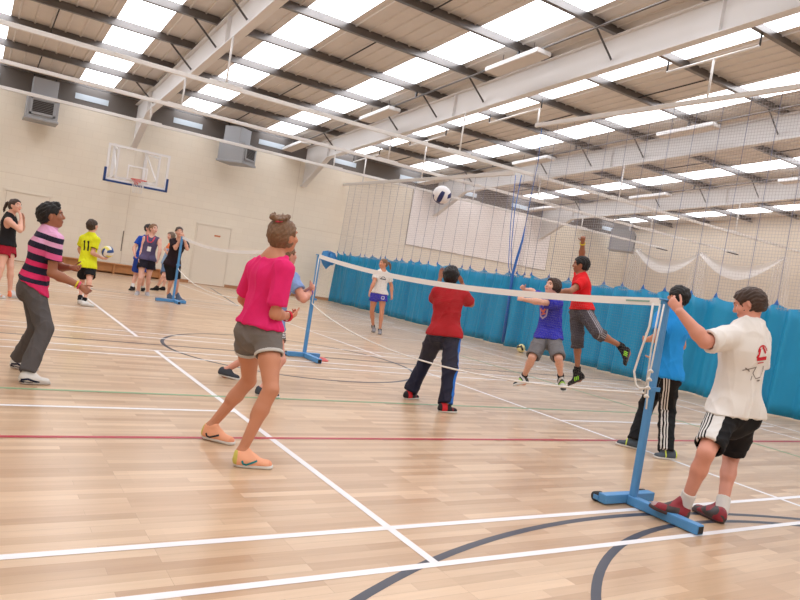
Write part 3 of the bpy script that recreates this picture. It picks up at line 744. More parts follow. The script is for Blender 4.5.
POSE = {
'man': dict(h=1.72, pel=(2.624, 0.183, 0.796), hipL=(2.526, 0.196, 0.783), hipR=(2.723, 0.173, 0.787), neck=(2.623, 0.186, 1.44), head=(2.635, 0.219, 1.586), shL=(2.45, 0.204, 1.335), shR=(2.804, 0.208, 1.351), elL=(2.237, 0.242, 1.255), wrL=(2.122, 0.393, 1.433), haL=(2.107, 0.489, 1.52), heL=(2.282, 0.183, 0.03), toL=(2.062, 0.285, 0.089), anL=(2.252, 0.191, 0.138), knL=(2.208, 0.078, 0.524), elR=(2.87, 0.215, 1.087), wrR=(2.889, 0.341, 0.986), haR=(2.894, 0.384, 0.939), heR=(2.593, 0.097, 0.02), toR=(2.647, 0.34, 0.02), anR=(2.655, 0.165, 0.092), knR=(2.881, 0.297, 0.423), nose=(2.579, 0.312, 1.484)),
'pink': dict(h=1.68, pel=(-0.343, 1.883, 0.85), hipL=(-0.373, 1.974, 0.834), hipR=(-0.305, 1.793, 0.853), neck=(-0.307, 1.882, 1.407), head=(-0.256, 1.878, 1.541), shL=(-0.383, 2.022, 1.289), shR=(-0.287, 1.706, 1.318), elL=(-0.382, 2.165, 1.038), wrL=(-0.209, 2.193, 0.928), haL=(-0.134, 2.181, 0.929), heL=(-0.514, 2.215, 0.03), toL=(-0.337, 2.048, 0.019), anL=(-0.478, 2.174, 0.097), knL=(-0.266, 2.108, 0.455), elR=(-0.318, 1.691, 0.997), wrR=(-0.142, 1.858, 0.975), haR=(-0.056, 1.95, 0.976), heR=(-0.493, 1.581, 0.02), toR=(-0.259, 1.511, 0.02), anR=(-0.45, 1.586, 0.084), knR=(-0.307, 1.59, 0.503), nose=(-0.119, 1.915, 1.524)),
'stripe': dict(h=1.58, pel=(-1.563, 4.308, 0.799), hipL=(-1.555, 4.398, 0.782), hipR=(-1.559, 4.218, 0.781), neck=(-1.489, 4.281, 1.312), head=(-1.489, 4.286, 1.447), shL=(-1.467, 4.444, 1.224), shR=(-1.441, 4.12, 1.231), elL=(-1.371, 4.427, 0.971), wrL=(-1.279, 4.218, 0.994), haL=(-1.208, 4.124, 0.997), heL=(-1.637, 4.46, 0.03), toL=(-1.409, 4.446, 0.01), anL=(-1.579, 4.475, 0.087), knL=(-1.475, 4.306, 0.409), elR=(-1.437, 4.1, 0.932), wrR=(-1.201, 4.062, 0.85), haR=(-1.127, 3.985, 0.799), heR=(-1.597, 3.824, 0.02), toR=(-1.368, 3.839, 0.02), anR=(-1.545, 3.854, 0.093), knR=(-1.439, 4.019, 0.446), nose=(-1.349, 4.271, 1.423)),
'yellow': dict(h=1.5, pel=(-0.216, 10.913, 0.689), hipL=(-0.273, 10.848, 0.676), hipR=(-0.167, 10.842, 0.683), neck=(-0.213, 10.935, 1.29), head=(-0.218, 10.944, 1.441), shL=(-0.335, 11.009, 1.186), shR=(-0.128, 10.816, 1.19), elL=(-0.348, 11.145, 0.967), wrL=(-0.255, 11.233, 0.791), haL=(-0.189, 11.317, 0.758), heL=(-0.307, 10.755, 0.02), toL=(-0.093, 10.719, 0.02), anL=(-0.273, 10.774, 0.094), knL=(-0.244, 11.023, 0.364), elR=(-0.176, 10.778, 0.939), wrR=(0.02, 10.838, 0.865), haR=(0.113, 10.899, 0.875), heR=(-0.286, 10.516, 0.02), toR=(-0.069, 10.525, 0.02), anR=(-0.235, 10.542, 0.08), knR=(-0.185, 10.622, 0.4), nose=(-0.121, 11.026, 1.432)),
'girlblack': dict(h=1.63, pel=(-1.518, 10.909, 0.866), hipL=(-1.475, 10.992, 0.852), hipR=(-1.541, 10.819, 0.85), neck=(-1.514, 10.928, 1.408), head=(-1.453, 10.895, 1.566), shL=(-1.452, 11.088, 1.323), shR=(-1.538, 10.769, 1.303), elL=(-1.293, 11.263, 1.171), wrL=(-1.3, 11.09, 1.332), haL=(-1.331, 11.044, 1.441), heL=(-1.397, 10.653, 0.02), toL=(-1.169, 10.716, 0.02), anL=(-1.374, 10.721, 0.101), knL=(-1.413, 10.785, 0.511), elR=(-1.357, 10.618, 1.151), wrR=(-1.355, 10.776, 1.327), haR=(-1.375, 10.809, 1.443), heR=(-1.647, 10.542, 0.02), toR=(-1.447, 10.415, 0.02), anR=(-1.615, 10.525, 0.1), knR=(-1.556, 10.639, 0.485), nose=(-1.357, 10.797, 1.54)),
'lanyard': dict(h=1.66, pel=(1.501, 14.207, 0.855), hipL=(1.582, 14.156, 0.846), hipR=(1.415, 14.166, 0.845), neck=(1.536, 14.207, 1.416), head=(1.544, 14.174, 1.607), shL=(1.7, 14.136, 1.363), shR=(1.397, 14.258, 1.356), elL=(1.71, 13.981, 1.123), wrL=(1.677, 13.898, 0.9), haL=(1.645, 13.808, 0.819), heL=(1.65, 14.422, 0.02), toL=(1.634, 14.182, 0.02), anL=(1.648, 14.331, 0.065), knL=(1.587, 14.176, 0.431), elR=(1.369, 14.258, 1.068), wrR=(1.333, 14.181, 0.843), haR=(1.319, 14.096, 0.753), heR=(1.414, 14.267, 0.02), toR=(1.339, 14.039, 0.02), anR=(1.395, 14.176, 0.075), knR=(1.379, 14.036, 0.427), nose=(1.605, 14.052, 1.574)),
'blueboy': dict(h=1.66, pel=(1.684, 15.623, 0.794), hipL=(1.756, 15.559, 0.796), hipR=(1.593, 15.592, 0.795), neck=(1.744, 15.609, 1.404), head=(1.741, 15.618, 1.613), shL=(1.88, 15.579, 1.351), shR=(1.58, 15.65, 1.325), elL=(1.913, 15.502, 1.078), wrL=(1.883, 15.441, 0.847), haL=(1.858, 15.373, 0.746), heL=(1.856, 15.762, 0.02), toL=(1.782, 15.533, 0.02), anL=(1.811, 15.688, 0.061), knL=(1.724, 15.483, 0.388), elR=(1.462, 15.634, 1.065), wrR=(1.462, 15.461, 0.897), haR=(1.47, 15.358, 0.829), heR=(1.583, 15.553, 0.02), toR=(1.443, 15.357, 0.02), anR=(1.516, 15.49, 0.069), knR=(1.601, 15.707, 0.366), nose=(1.816, 15.499, 1.598)),
'greykid': dict(h=1.55, pel=(2.535, 16.618, 0.747), hipL=(2.506, 16.537, 0.721), hipR=(2.556, 16.705, 0.744), neck=(2.595, 16.603, 1.334), head=(2.551, 16.638, 1.517), shL=(2.535, 16.461, 1.234), shR=(2.681, 16.746, 1.258), elL=(2.479, 16.319, 1.016), wrL=(2.388, 16.237, 1.06), haL=(2.367, 16.253, 1.137), heL=(2.376, 16.401, 0.02), toL=(2.154, 16.365, 0.02), anL=(2.321, 16.371, 0.084), knL=(2.433, 16.319, 0.414), elR=(2.703, 16.862, 1.02), wrR=(2.609, 16.982, 1.027), haR=(2.553, 17.02, 1.1), heR=(2.616, 16.696, 0.02), toR=(2.443, 16.839, 0.02), anR=(2.568, 16.74, 0.051), knR=(2.626, 16.849, 0.396), nose=(2.438, 16.586, 1.473)),
'manblack': dict(h=1.6, pel=(1.961, 13.721, 0.847), hipL=(2.044, 13.68, 0.838), hipR=(1.875, 13.688, 0.837), neck=(2.024, 13.645, 1.445), head=(1.97, 13.544, 1.625), shL=(2.164, 13.553, 1.378), shR=(1.896, 13.724, 1.387), elL=(2.145, 13.299, 1.247), wrL=(2.022, 13.244, 1.482), haL=(1.982, 13.237, 1.556), heL=(2.225, 13.939, 0.02), toL=(2.391, 13.777, 0.02), anL=(2.214, 13.93, 0.163), knL=(2.13, 13.723, 0.47), elR=(1.919, 13.442, 1.217), wrR=(1.957, 13.285, 1.459), haR=(1.973, 13.242, 1.538), heR=(2.046, 14.052, 0.02), toR=(2.238, 13.923, 0.02), anR=(2.05, 14.051, 0.131), knR=(2.012, 13.777, 0.426), nose=(1.962, 13.416, 1.581)),
'girlfar': dict(h=1.6, pel=(5.996, 11.026, 0.909), hipL=(6.077, 10.977, 0.9), hipR=(5.918, 11.068, 0.883), neck=(6.015, 11.036, 1.469), head=(5.998, 11.053, 1.629), shL=(6.165, 10.996, 1.376), shR=(5.868, 11.067, 1.377), elL=(6.27, 10.978, 1.122), wrL=(6.261, 10.89, 0.908), haL=(6.231, 10.815, 0.819), heL=(6.152, 10.971, 0.02), toL=(6.024, 10.778, 0.02), anL=(6.096, 10.905, 0.083), knL=(6.091, 10.936, 0.498), elR=(5.773, 10.959, 1.142), wrR=(5.69, 10.926, 0.928), haR=(5.639, 10.868, 0.837), heR=(6.179, 11.291, 0.03), toR=(6.037, 11.108, 0.027), anR=(6.104, 11.239, 0.129), knR=(5.945, 11.138, 0.476), nose=(5.869, 11.041, 1.588)),
'redback': dict(h=1.6, pel=(2.569, 3.672, 0.809), hipL=(2.479, 3.691, 0.799), hipR=(2.618, 3.593, 0.809), neck=(2.557, 3.702, 1.357), head=(2.575, 3.743, 1.494), shL=(2.442, 3.772, 1.284), shR=(2.708, 3.603, 1.294), elL=(2.543, 3.94, 1.156), wrL=(2.618, 3.997, 1.42), haL=(2.639, 4.023, 1.523), heL=(2.291, 3.861, 0.02), toL=(2.515, 3.924, 0.02), anL=(2.377, 3.887, 0.093), knL=(2.524, 3.887, 0.466), elR=(2.857, 3.646, 1.19), wrR=(2.859, 3.855, 1.393), haR=(2.838, 3.931, 1.485), heR=(2.365, 3.288, 0.02), toR=(2.597, 3.276, 0.02), anR=(2.451, 3.287, 0.094), knR=(2.538, 3.428, 0.452), nose=(2.637, 3.864, 1.505)),
'bluejump': dict(h=1.5, pel=(4.258, 3.744, 0.909), hipL=(4.252, 3.657, 0.909), hipR=(4.171, 3.745, 0.908), neck=(4.235, 3.78, 1.445), head=(4.232, 3.787, 1.567), shL=(4.195, 3.626, 1.368), shR=(4.22, 3.905, 1.384), elL=(3.944, 3.67, 1.334), wrL=(3.859, 3.87, 1.333), haL=(3.848, 3.982, 1.339), knL=(4.127, 3.388, 0.693), anL=(4.356, 3.519, 0.448), heL=(4.401, 3.562, 0.384), toL=(4.306, 3.38, 0.292), elR=(4.244, 4.153, 1.453), wrR=(4.037, 4.086, 1.461), haR=(3.936, 4.061, 1.503), knR=(3.936, 3.636, 0.647), anR=(4.038, 3.836, 0.365), heR=(4.077, 3.788, 0.3), toR=(3.857, 3.811, 0.258), nose=(4.106, 3.799, 1.55)),
'redjump': dict(h=1.66, pel=(4.985, 3.948, 1.29), hipL=(4.965, 3.855, 1.279), hipR=(5.009, 4.037, 1.26), neck=(4.933, 4.001, 1.793), head=(4.909, 4.022, 1.932), shL=(4.825, 3.871, 1.694), shR=(5.051, 4.158, 1.796), elL=(4.596, 3.832, 1.529), wrL=(4.595, 4.071, 1.502), haL=(4.613, 4.194, 1.508), knL=(4.908, 3.527, 1.045), anL=(5.276, 3.434, 0.925), heL=(5.34, 3.352, 0.911), toL=(5.243, 3.292, 0.689), elR=(5.135, 4.241, 2.056), wrR=(5.009, 4.147, 2.237), haR=(4.936, 4.086, 2.318), knR=(4.939, 3.881, 0.891), anR=(5.02, 3.871, 0.501), heR=(5.085, 3.788, 0.425), toR=(4.935, 3.925, 0.279), nose=(4.813, 4.125, 1.87)),
'cyan': dict(h=1.66, pel=(3.931, 1.744, 0.809), hipL=(3.891, 1.657, 0.81), hipR=(3.979, 1.828, 0.805), neck=(3.96, 1.752, 1.485), head=(3.961, 1.757, 1.627), shL=(3.816, 1.804, 1.392), shR=(4.096, 1.757, 1.406), elL=(3.672, 1.688, 1.174), wrL=(3.785, 1.898, 1.135), haL=(3.846, 2.006, 1.128), heL=(4.054, 1.551, 0.02), toL=(3.821, 1.61, 0.02), anL=(3.945, 1.589, 0.085), knL=(4.062, 1.738, 0.466), elR=(4.098, 1.722, 1.123), wrR=(3.965, 1.887, 0.97), haR=(3.977, 2.008, 0.943), heR=(3.943, 1.876, 0.02), toR=(3.811, 2.077, 0.02), anR=(3.913, 1.942, 0.09), knR=(4.079, 1.993, 0.446), nose=(3.971, 1.894, 1.593)),
'greygirl': dict(h=1.58, pel=(0.697, 4.19, 0.66), hipL=(0.716, 4.279, 0.649), hipR=(0.678, 4.101, 0.661), neck=(0.745, 4.184, 1.297), head=(0.752, 4.185, 1.431), shL=(0.82, 4.331, 1.21), shR=(0.788, 4.032, 1.198), elL=(0.994, 4.241, 0.989), wrL=(0.99, 4.036, 1.091), haL=(0.991, 3.929, 1.144), heL=(0.348, 4.61, 0.04), toL=(0.545, 4.494, 0.016), anL=(0.413, 4.574, 0.084), knL=(0.724, 4.497, 0.33), elR=(0.87, 3.874, 0.993), wrR=(1.015, 4.032, 1.073), haR=(1.088, 4.107, 1.128), heR=(0.458, 3.754, 0.02), toR=(0.665, 3.657, 0.02), anR=(0.511, 3.735, 0.067), knR=(0.728, 3.879, 0.345), nose=(0.884, 4.203, 1.412)),
}

# ---------------------------------------------------------------- people
SKIN = dict(fair=(222, 170, 148), tan=(200, 138, 108), brown=(160, 106, 80), olive=(186, 128, 100), pale=(226, 178, 160), rosy=(212, 150, 130))
MATS = {}
def M_(name, *a, **k):
    if name not in MATS: MATS[name] = mat(name, *a, **k)
    return MATS[name]
def skin(t): return M_('skin_'+t, SKIN[t], .5, noise=.06, nscale=9, spec=.35)
LIP = lambda t: M_('lip_'+t, tuple(int(v*f) for v, f in zip(SKIN[t], (.86, .62, .62))), .4)
EYE_W = lambda: M_('eye_white', (228, 224, 220), .3)
EYE_D = lambda: M_('eye_dark', (42, 30, 24), .25)
BROW = lambda c: M_('brow_%d' % c[0], c, .8)

def frames(J, h):
    F = {}
    up = nrm(J['neck']-J['pel']); F['up'] = up
    for k, a, b in (('s', 'shL', 'shR'), ('h', 'hipL', 'hipR')):
        ac = J[b]-J[a]; ac = nrm(ac-up*(ac@up)); F['r'+k] = ac; F['f'+k] = np.cross(up, ac)
    hf = nrm(J['nose']-J['head'])
    u = nrm(.55*nrm(J['head']-J['neck'])+.45*np.array([0, 0, 1.])); 
    hr = nrm(np.cross(hf, u)); hu = np.cross(hr, hf)
    a = .25                       # the nose tip lies a little below the middle of the head
    hf, hu = hf*math.cos(a)+hu*math.sin(a), hu*math.cos(a)-hf*math.sin(a)
    F['hf'], F['hu'], F['hr'] = hf, hu, hr
    F['hd'] = .205+.017*h        # height of the head
    return F

def torso_prims(J, F, h, bw, e, bag=0., hw=1.):
    pel, nk, up = J['pel'], J['neck'], F['up']
    fm = nrm(F['fs']+F['fh'])
    T = lambda t: pel+(nk-pel)*t
    b = bw*h
    sw = np.linalg.norm(J['shR']-J['shL'])/2
    P = [('c', T(-.06), T(.34), .092*b*hw+e+bag, .077*b*(.5+.5*hw)+e+bag*.7, F['fh'], .76),
         ('c', T(.34), T(.68), .077*b*(.5+.5*hw)+e+bag*.7, .088*b+e+bag*.3, fm, .74),
         ('c', T(.68), T(.84), .088*b+e+bag*.3, .068*b+e, F['fs'], .74)]
    return P

def shoulder_prims(J, F, h, bw, e):
    a, c = J['shL'], J['shR']; m = (a+c)/2; nk = J['neck']
    P = [('c', a, m-F['up']*.02*h, .031*h*bw+e, .046*h*bw+e), ('c', c, m-F['up']*.02*h, .031*h*bw+e, .046*h*bw+e),
         ('c', a+(nk-a)*.12+F['up']*.002*h, nk-F['up']*.012*h, .022*h+e*.8, .03*h+e*.5), ('c', c+(nk-c)*.12+F['up']*.002*h, nk-F['up']*.012*h, .022*h+e*.8, .03*h+e*.5)]
    return P

def leg_prims(J, F, h, s, bw, e=0., kn=0.):
    H, K, A = J['hip'+s], J['kn'+s], J['an'+s]
    b = h*bw
    back = -F['fh']
    ax = nrm(A-K); bk = back-ax*(back@ax); bk = bk/max(np.linalg.norm(bk), .3)
    if np.linalg.norm(np.cross(nrm(K-H), ax)) > .12:      # bent knee: the calf lies behind the bend
        w = nrm(K-H); bk = -(w-ax*(w@ax)); bk = nrm(bk)*1.0
    return [('c', H, H+(K-H)*.5, .057*b+e, .049*b+e), ('c', H+(K-H)*.5, K, .049*b+e, .034*b+e+kn),
            ('c', K, K+(A-K)*.32, .0335*b+e+kn, .033*b+e+kn), ('c', K+(A-K)*.1+bk*.012*h, K+(A-K)*.42+bk*.012*h, .026*b+e, .027*b+e),
            ('c', K+(A-K)*.32, A, .032*b+e+kn, .0215*b+e+kn)]

def hand_prims(J, F, h, s, vs, curl, spread=1.):
    W, Hn = J['wr'+s], J['ha'+s]; d = nrm(Hn-W)
    fa = nrm(W-J['el'+s])
    tgt = J.get('grip'+s); c = (J['pel']+.55*(J['neck']-J['pel']) if tgt is None else tgt)-Hn
    n = c-d*(c@d); n = nrm(n) if np.linalg.norm(n) > 1e-3 else nrm(np.cross(d, F['up']))
    side = np.cross(d, n)                       # across the palm
    if s == 'L': th = -side
    else: th = side
    # the thumb points up or forward, whichever side that is
    ref = .7*np.array([0, 0, 1.])+.5*F['fs']
    th = side if side@ref > 0 else -side
    k = h/1.7; fr = max(.0082*k, .95*vs)
    P = [('c', W, W+d*.05*k, .021*k, .03*k, n, .55), ('c', W+d*.035*k, W+d*.082*k, .031*k, .036*k, n, .42)]
    Fg = []
    for i, (o, l) in enumerate(((.027, .066), (.009, .075), (-.0095, .07), (-.027, .055))):
        p = W+d*.088*k+th*o*k; dd = d+th*o*2.0*spread*.4; dd = nrm(dd); a = curl*(.8+.12*i)
        for j, fl in enumerate((.42, .32, .26)):
            ca, sa = math.cos(a*(.55 if j == 0 else 1)), math.sin(a*(.55 if j == 0 else 1))
            dd = nrm(dd*ca+n*sa) if j == 0 else nrm(dd*ca+nrm(n-dd*(n@dd))*sa)
            q = p+dd*l*fl*k
            Fg.append(('c', p, q, fr*(1-.08*j), fr*(.94-.1*j))); p = q
    p = W+d*.03*k+th*.026*k; dd = nrm(th*.6+d*.8+n*.3)
    for j, l in enumerate((.036, .03, .026)):
        q = p+dd*l*k; Fg.append(('c', p, q, fr*1.25 if j == 0 else fr*1.05, fr)); p = q
        dd = nrm(dd*.85+d*.55+n*.25)
    return P, Fg

def person(key, label, S):
    D = POSE[key]; h = D['h']; J = {k: A3(v) for k, v in D.items() if k != 'h'}
    J['head'] = J['head']-nrm(J['head']-J['neck'])*.012*h
    for k in ('shL', 'shR'): J[k] = J[k]-nrm(J['neck']-J['pel'])*.014*h
    for k, v in S.get('grip', {}).items(): J['grip'+k] = A3(v)
    vs = S.get('vs', .008); bw = S.get('bw', 1.); F = frames(J, h); up = F['up']
    base = [J['pel'][0], J['pel'][1], 0]
    root = thing('person', label, 'person', base)
    sk = S['skin']; hd = F['hd']; hf, hu, hr, hc = F['hf'], F['hu'], F['hr'], J['head']
    HM = np.stack([hr, hf, hu])
    hp = lambda x, y, z: hc+(hr*x+hf*y+hu*z)*hd
    # ---------- body
    tor = torso_prims(J, F, h, bw, 0., 0., S.get('hw', .93)); sh = shoulder_prims(J, F, h, bw, 0.)
    arms = []; hands = []; fing = []
    for s in 'LR':
        a, e, w = J['sh'+s], J['el'+s], J['wr'+s]
        ab = S.get('aw', 1.)*h
        arms += [('c', a, a+(e-a)*.35, .0315*ab, .029*ab), ('c', a+(e-a)*.35, e, .029*ab, .0235*ab), ('c', e, e+(w-e)*.28, .0235*ab, .0255*ab), ('c', e+(w-e)*.28, w, .0255*ab, .0165*ab)]
        P1, F1 = hand_prims(J, F, h, s, vs, S.get('curl'+s, .45)); hands += P1; fing.append(F1)
    legs = leg_prims(J, F, h, 'L', S.get('lw', bw)*.93), leg_prims(J, F, h, 'R', S.get('lw', bw)*.93)
    glut = [('e', J['hip'+s]-F['fh']*.02*h-up*.006*h, np.stack([F['rh'], F['fh'], up]), (.053*h*bw*S.get('hw', .93), .056*h*bw*S.get('hw', .93), .06*h*bw)) for s in 'LR']
    feet = [('c', J['he'+s]+(J['to'+s]-J['he'+s])*.25+np.array([0, 0, .01]), J['he'+s]+(J['to'+s]-J['he'+s])*.75, .024*h/1.7*1.3, .02*h/1.7*1.3) for s in 'LR']
    ank = [('c', J['an'+s], J['he'+s]+(J['to'+s]-J['he'+s])*.3, .0215*h, .022*h) for s in 'LR']
    head = [('e', hp(0, -.035, .07), HM, (.335*hd, .425*hd, .40*hd)), ('e', hp(0, .06, -.16), HM, (.27*hd, .31*hd, .31*hd)),
            ('e', hp(0, .22, -.37), HM, (.13*hd, .13*hd, .1*hd)), ('c', hp(0, -.08, -.2), J['neck']-up*.02*h, .215*hd, .255*hd*S.get('nw', 1.)),
            ('c', hp(0, .345, .06), hp(0, .43, -.11), .045*hd, .062*hd), ('e', hp(0, .34, .11), HM, (.26*hd, .07*hd, .045*hd)),
            ('e', hp(.17, .28, -.12), HM, (.11*hd, .1*hd, .1*hd)), ('e', hp(-.17, .28, -.12), HM, (.11*hd, .1*hd, .1*hd)),
            ('e', hp(0, .335, -.245), HM, (.12*hd, .06*hd, .028*hd)), ('e', hp(0, .335, -.285), HM, (.1*hd, .055*hd, .026*hd))]
    ears = [('e', hp(x*.345, -.03, -.03), np.stack([nrm(hr-hf*x*.45), nrm(hf+hr*x*.45), hu]), (.035*hd, .085*hd, .14*hd)) for x in (-1, 1)]
    allp = tor+sh+arms+hands+sum(fing, [])+list(legs[0])+list(legs[1])+glut+feet+ank+head+ears
    lo, hi = bounds(allp, .02)
    V = Vol(lo, hi, vs)
    for pr in tor: V.add(pr, .05)
    for pr in sh: V.add(pr, .05)
    for pr in glut: V.add(pr, .04)
    for pr in legs[0]: V.add(pr, .025)
    for pr in legs[1]: V.add(pr, .025)
    for pr in ank+feet: V.add(pr, .02)
    for pr in arms: V.add(pr, .025)
    for pr in hands: V.add(pr, .012)
    for fg in fing:
        for pr in fg: V.add(pr, .004)
    for i, pr in enumerate(head): V.add(pr, .05*hd if i > 3 else .1*hd)
    for x in (-1, 1): V.sub(('e', hp(x*.155, .40, .015), HM, (.085*hd, .06*hd, .05*hd)), .05*hd)
    for pr in ears: V.add(pr, .03*hd)
    P, Q = V.surf(2)
    fm = np.zeros(len(Q), int); C = (P[Q].mean(1)-hc)@HM.T/hd
    inb = lambda x, y, z, rx, ry, rz: ((C[:, 0]-x)/rx)**2+((C[:, 1]-y)/ry)**2+((C[:, 2]-z)/rz)**2 < 1
    fm[inb(0, .37, -.265, .12, .12, .045)] = 1
    for x in (-1, 1):
        fm[inb(x*.155, .35, .012, .062, .09, .027)] = 2; fm[inb(x*.15, .36, .012, .03, .09, .028)] = 3
        fm[inb(x*.16, .37, .105, .085, .1, .017)] = 4
    hc_ = S.get('hair_col', (60, 44, 34))
    link('body', npmesh('body', P, Q, None, fm), [skin(sk), LIP(sk), EYE_W(), EYE_D(), BROW(tuple(int(v*.7) for v in hc_))], root)
    # ---------- hair
    hair(root, S, F, J, h, hp, HM, hd, vs)
    # ---------- shirt
    cloth(root, S, F, J, h, bw, vs, hp)
    shoes(root, S, F, J, h, vs)
    return root, J, F, h

def hair(root, S, F, J, h, hp, HM, hd, vs):
    st = S['hair']; c = S['hair_col']; v = max(vs*.8, .005)
    th = S.get('hair_th', .05)
    pr = [('e', hp(0, -.05, .085), HM, ((.35+th)*hd, (.425+th*1.1)*hd, (.405+th)*hd))]
    lo, hi = bounds(pr, .16 if st in ('pony', 'updo') else .05)
    V = Vol(lo, hi, v); V.add(pr[0], 0)
    hu, hf, hr = F['hu'], F['hf'], F['hr']
    if st in ('short', 'crop', 'mop'):
        nap = -.30 if st != 'mop' else -.36
        V.add(('e', hp(0, -.22, -.12), HM, (.29*hd, .24*hd, .24*hd)), .08*hd)
        if st == 'mop':
            for x in (-1, 1): V.add(('e', hp(x*.3, .02, -.02), HM, (.1*hd, .2*hd, .2*hd)), .08*hd)
            V.add(('e', hp(0, .26, .28), HM, (.26*hd, .14*hd, .11*hd)), .08*hd)
        V.cut(hp(0, 0, nap), -hu)
    else:
        V.add(('e', hp(0, -.2, -.1), HM, (.3*hd, .26*hd, .26*hd)), .08*hd); V.cut(hp(0, 0, -.34), -hu)
    # the face and the ears stay clear
    V.sub(('e', hp(0, .54, -.15), HM, ((.43 if st == 'mop' else .56)*hd, .41*hd, .48*hd)), .03*hd)
    if st != 'mop':
        for x in (-1, 1): V.sub(('e', hp(x*.42, .08, -.16), HM, (.16*hd, .2*hd, .26*hd)), .03*hd)
    if S.get('quiff'): V.add(('e', hp(0, .24, .42), HM, (.2*hd, .13*hd, .11*hd)), .08*hd)
    if st == 'pony':
        a = hp(0, -.44, .22); V.add(('e', a, HM, (.1*hd, .1*hd, .1*hd)), .04*hd)
        q = a; d = nrm(-hf*.9+hu*.1)
        for i, r in enumerate((.09, .125, .12, .1, .06)):
            b = q+d*.2*hd*S.get('tail', 1.); V.add(('c', q, b, r*hd, (.125, .12, .1, .06, .02)[i]*hd), .03*hd); q = b; d = nrm(d*.55-np.array([0, 0, 1.])*.6)
    if st == 'updo':
        V.add(('e', hp(.02, -.12, .53), HM, (.2*hd, .2*hd, .15*hd)), .06*hd)
        for i in range(14):
            a = i*2.4; q = .13+.05*(i % 3); r = .05+.018*(i % 4)
            V.add(('e', hp(.02+q*math.cos(a), -.12+q*math.sin(a), .56+.05*((i*7) % 5)/4), HM, (r*hd, r*hd, r*hd)), .03*hd)
        for i in range(7):
            a = 1.2+i*.95; p = hp(.02+.17*math.cos(a), -.12+.17*math.sin(a), .57); q = p+(hr*math.cos(a)*.12+hu*(.09+.03*(i % 3))+hf*math.sin(a)*.1)*hd
            V.add(('c', p, q, .024*hd, .014*hd), .015*hd)
    P, Q = V.surf(1)
    if len(P):
        N = vnormals(P, Q); U = (P-J['head'])@HM.T/hd
        ang = np.arctan2(U[:, 0], U[:, 2]+.2); k = S.get('hair_rough', 1.)
        q = U*1.0; r_ = np.random.default_rng(S['seed']); dd = np.zeros(len(P))
        for i in range(7):
            w = r_.normal(size=3)*(9+4*i); dd += np.sin(q@w+r_.random()*6+1.5*np.sin(q@(r_.normal(size=3)*6)))/(1+.35*i)
        P = P+N*(dd*.0026*k*(hd/.22)+.0012*np.sin(ang*30+6*np.sin(U[:, 1]*5)))[:, None]
        name = 'hair_%d_%d' % (c[0], c[1])
        if name not in MATS:
            m = mat(name, c, .5, noise=.35, nscale=70, bump=.5, bscale=260, spec=.35); MATS[name] = m
        ho = link('hair', npmesh('hair', P, Q), MATS[name], root)
        if S.get('hair_tie'):
            ty = MB(); a = hp(0, -.34, .34) if st == 'updo' else hp(0, -.47, .22)
            if st == 'updo': a = hp(.10, -.2, .50)
            u, w = (hr, hu) if st == 'pony' else (hr, hf)
            R = (.11 if st == 'pony' else .1)*hd
            ty.tube([a+(u*math.cos(t*PI/8)+w*math.sin(t*PI/8))*R for t in range(16)], .008, 6, closed=True).build('hair_tie', M_('tie_%d' % S['hair_tie'][0], S['hair_tie']), root, True)

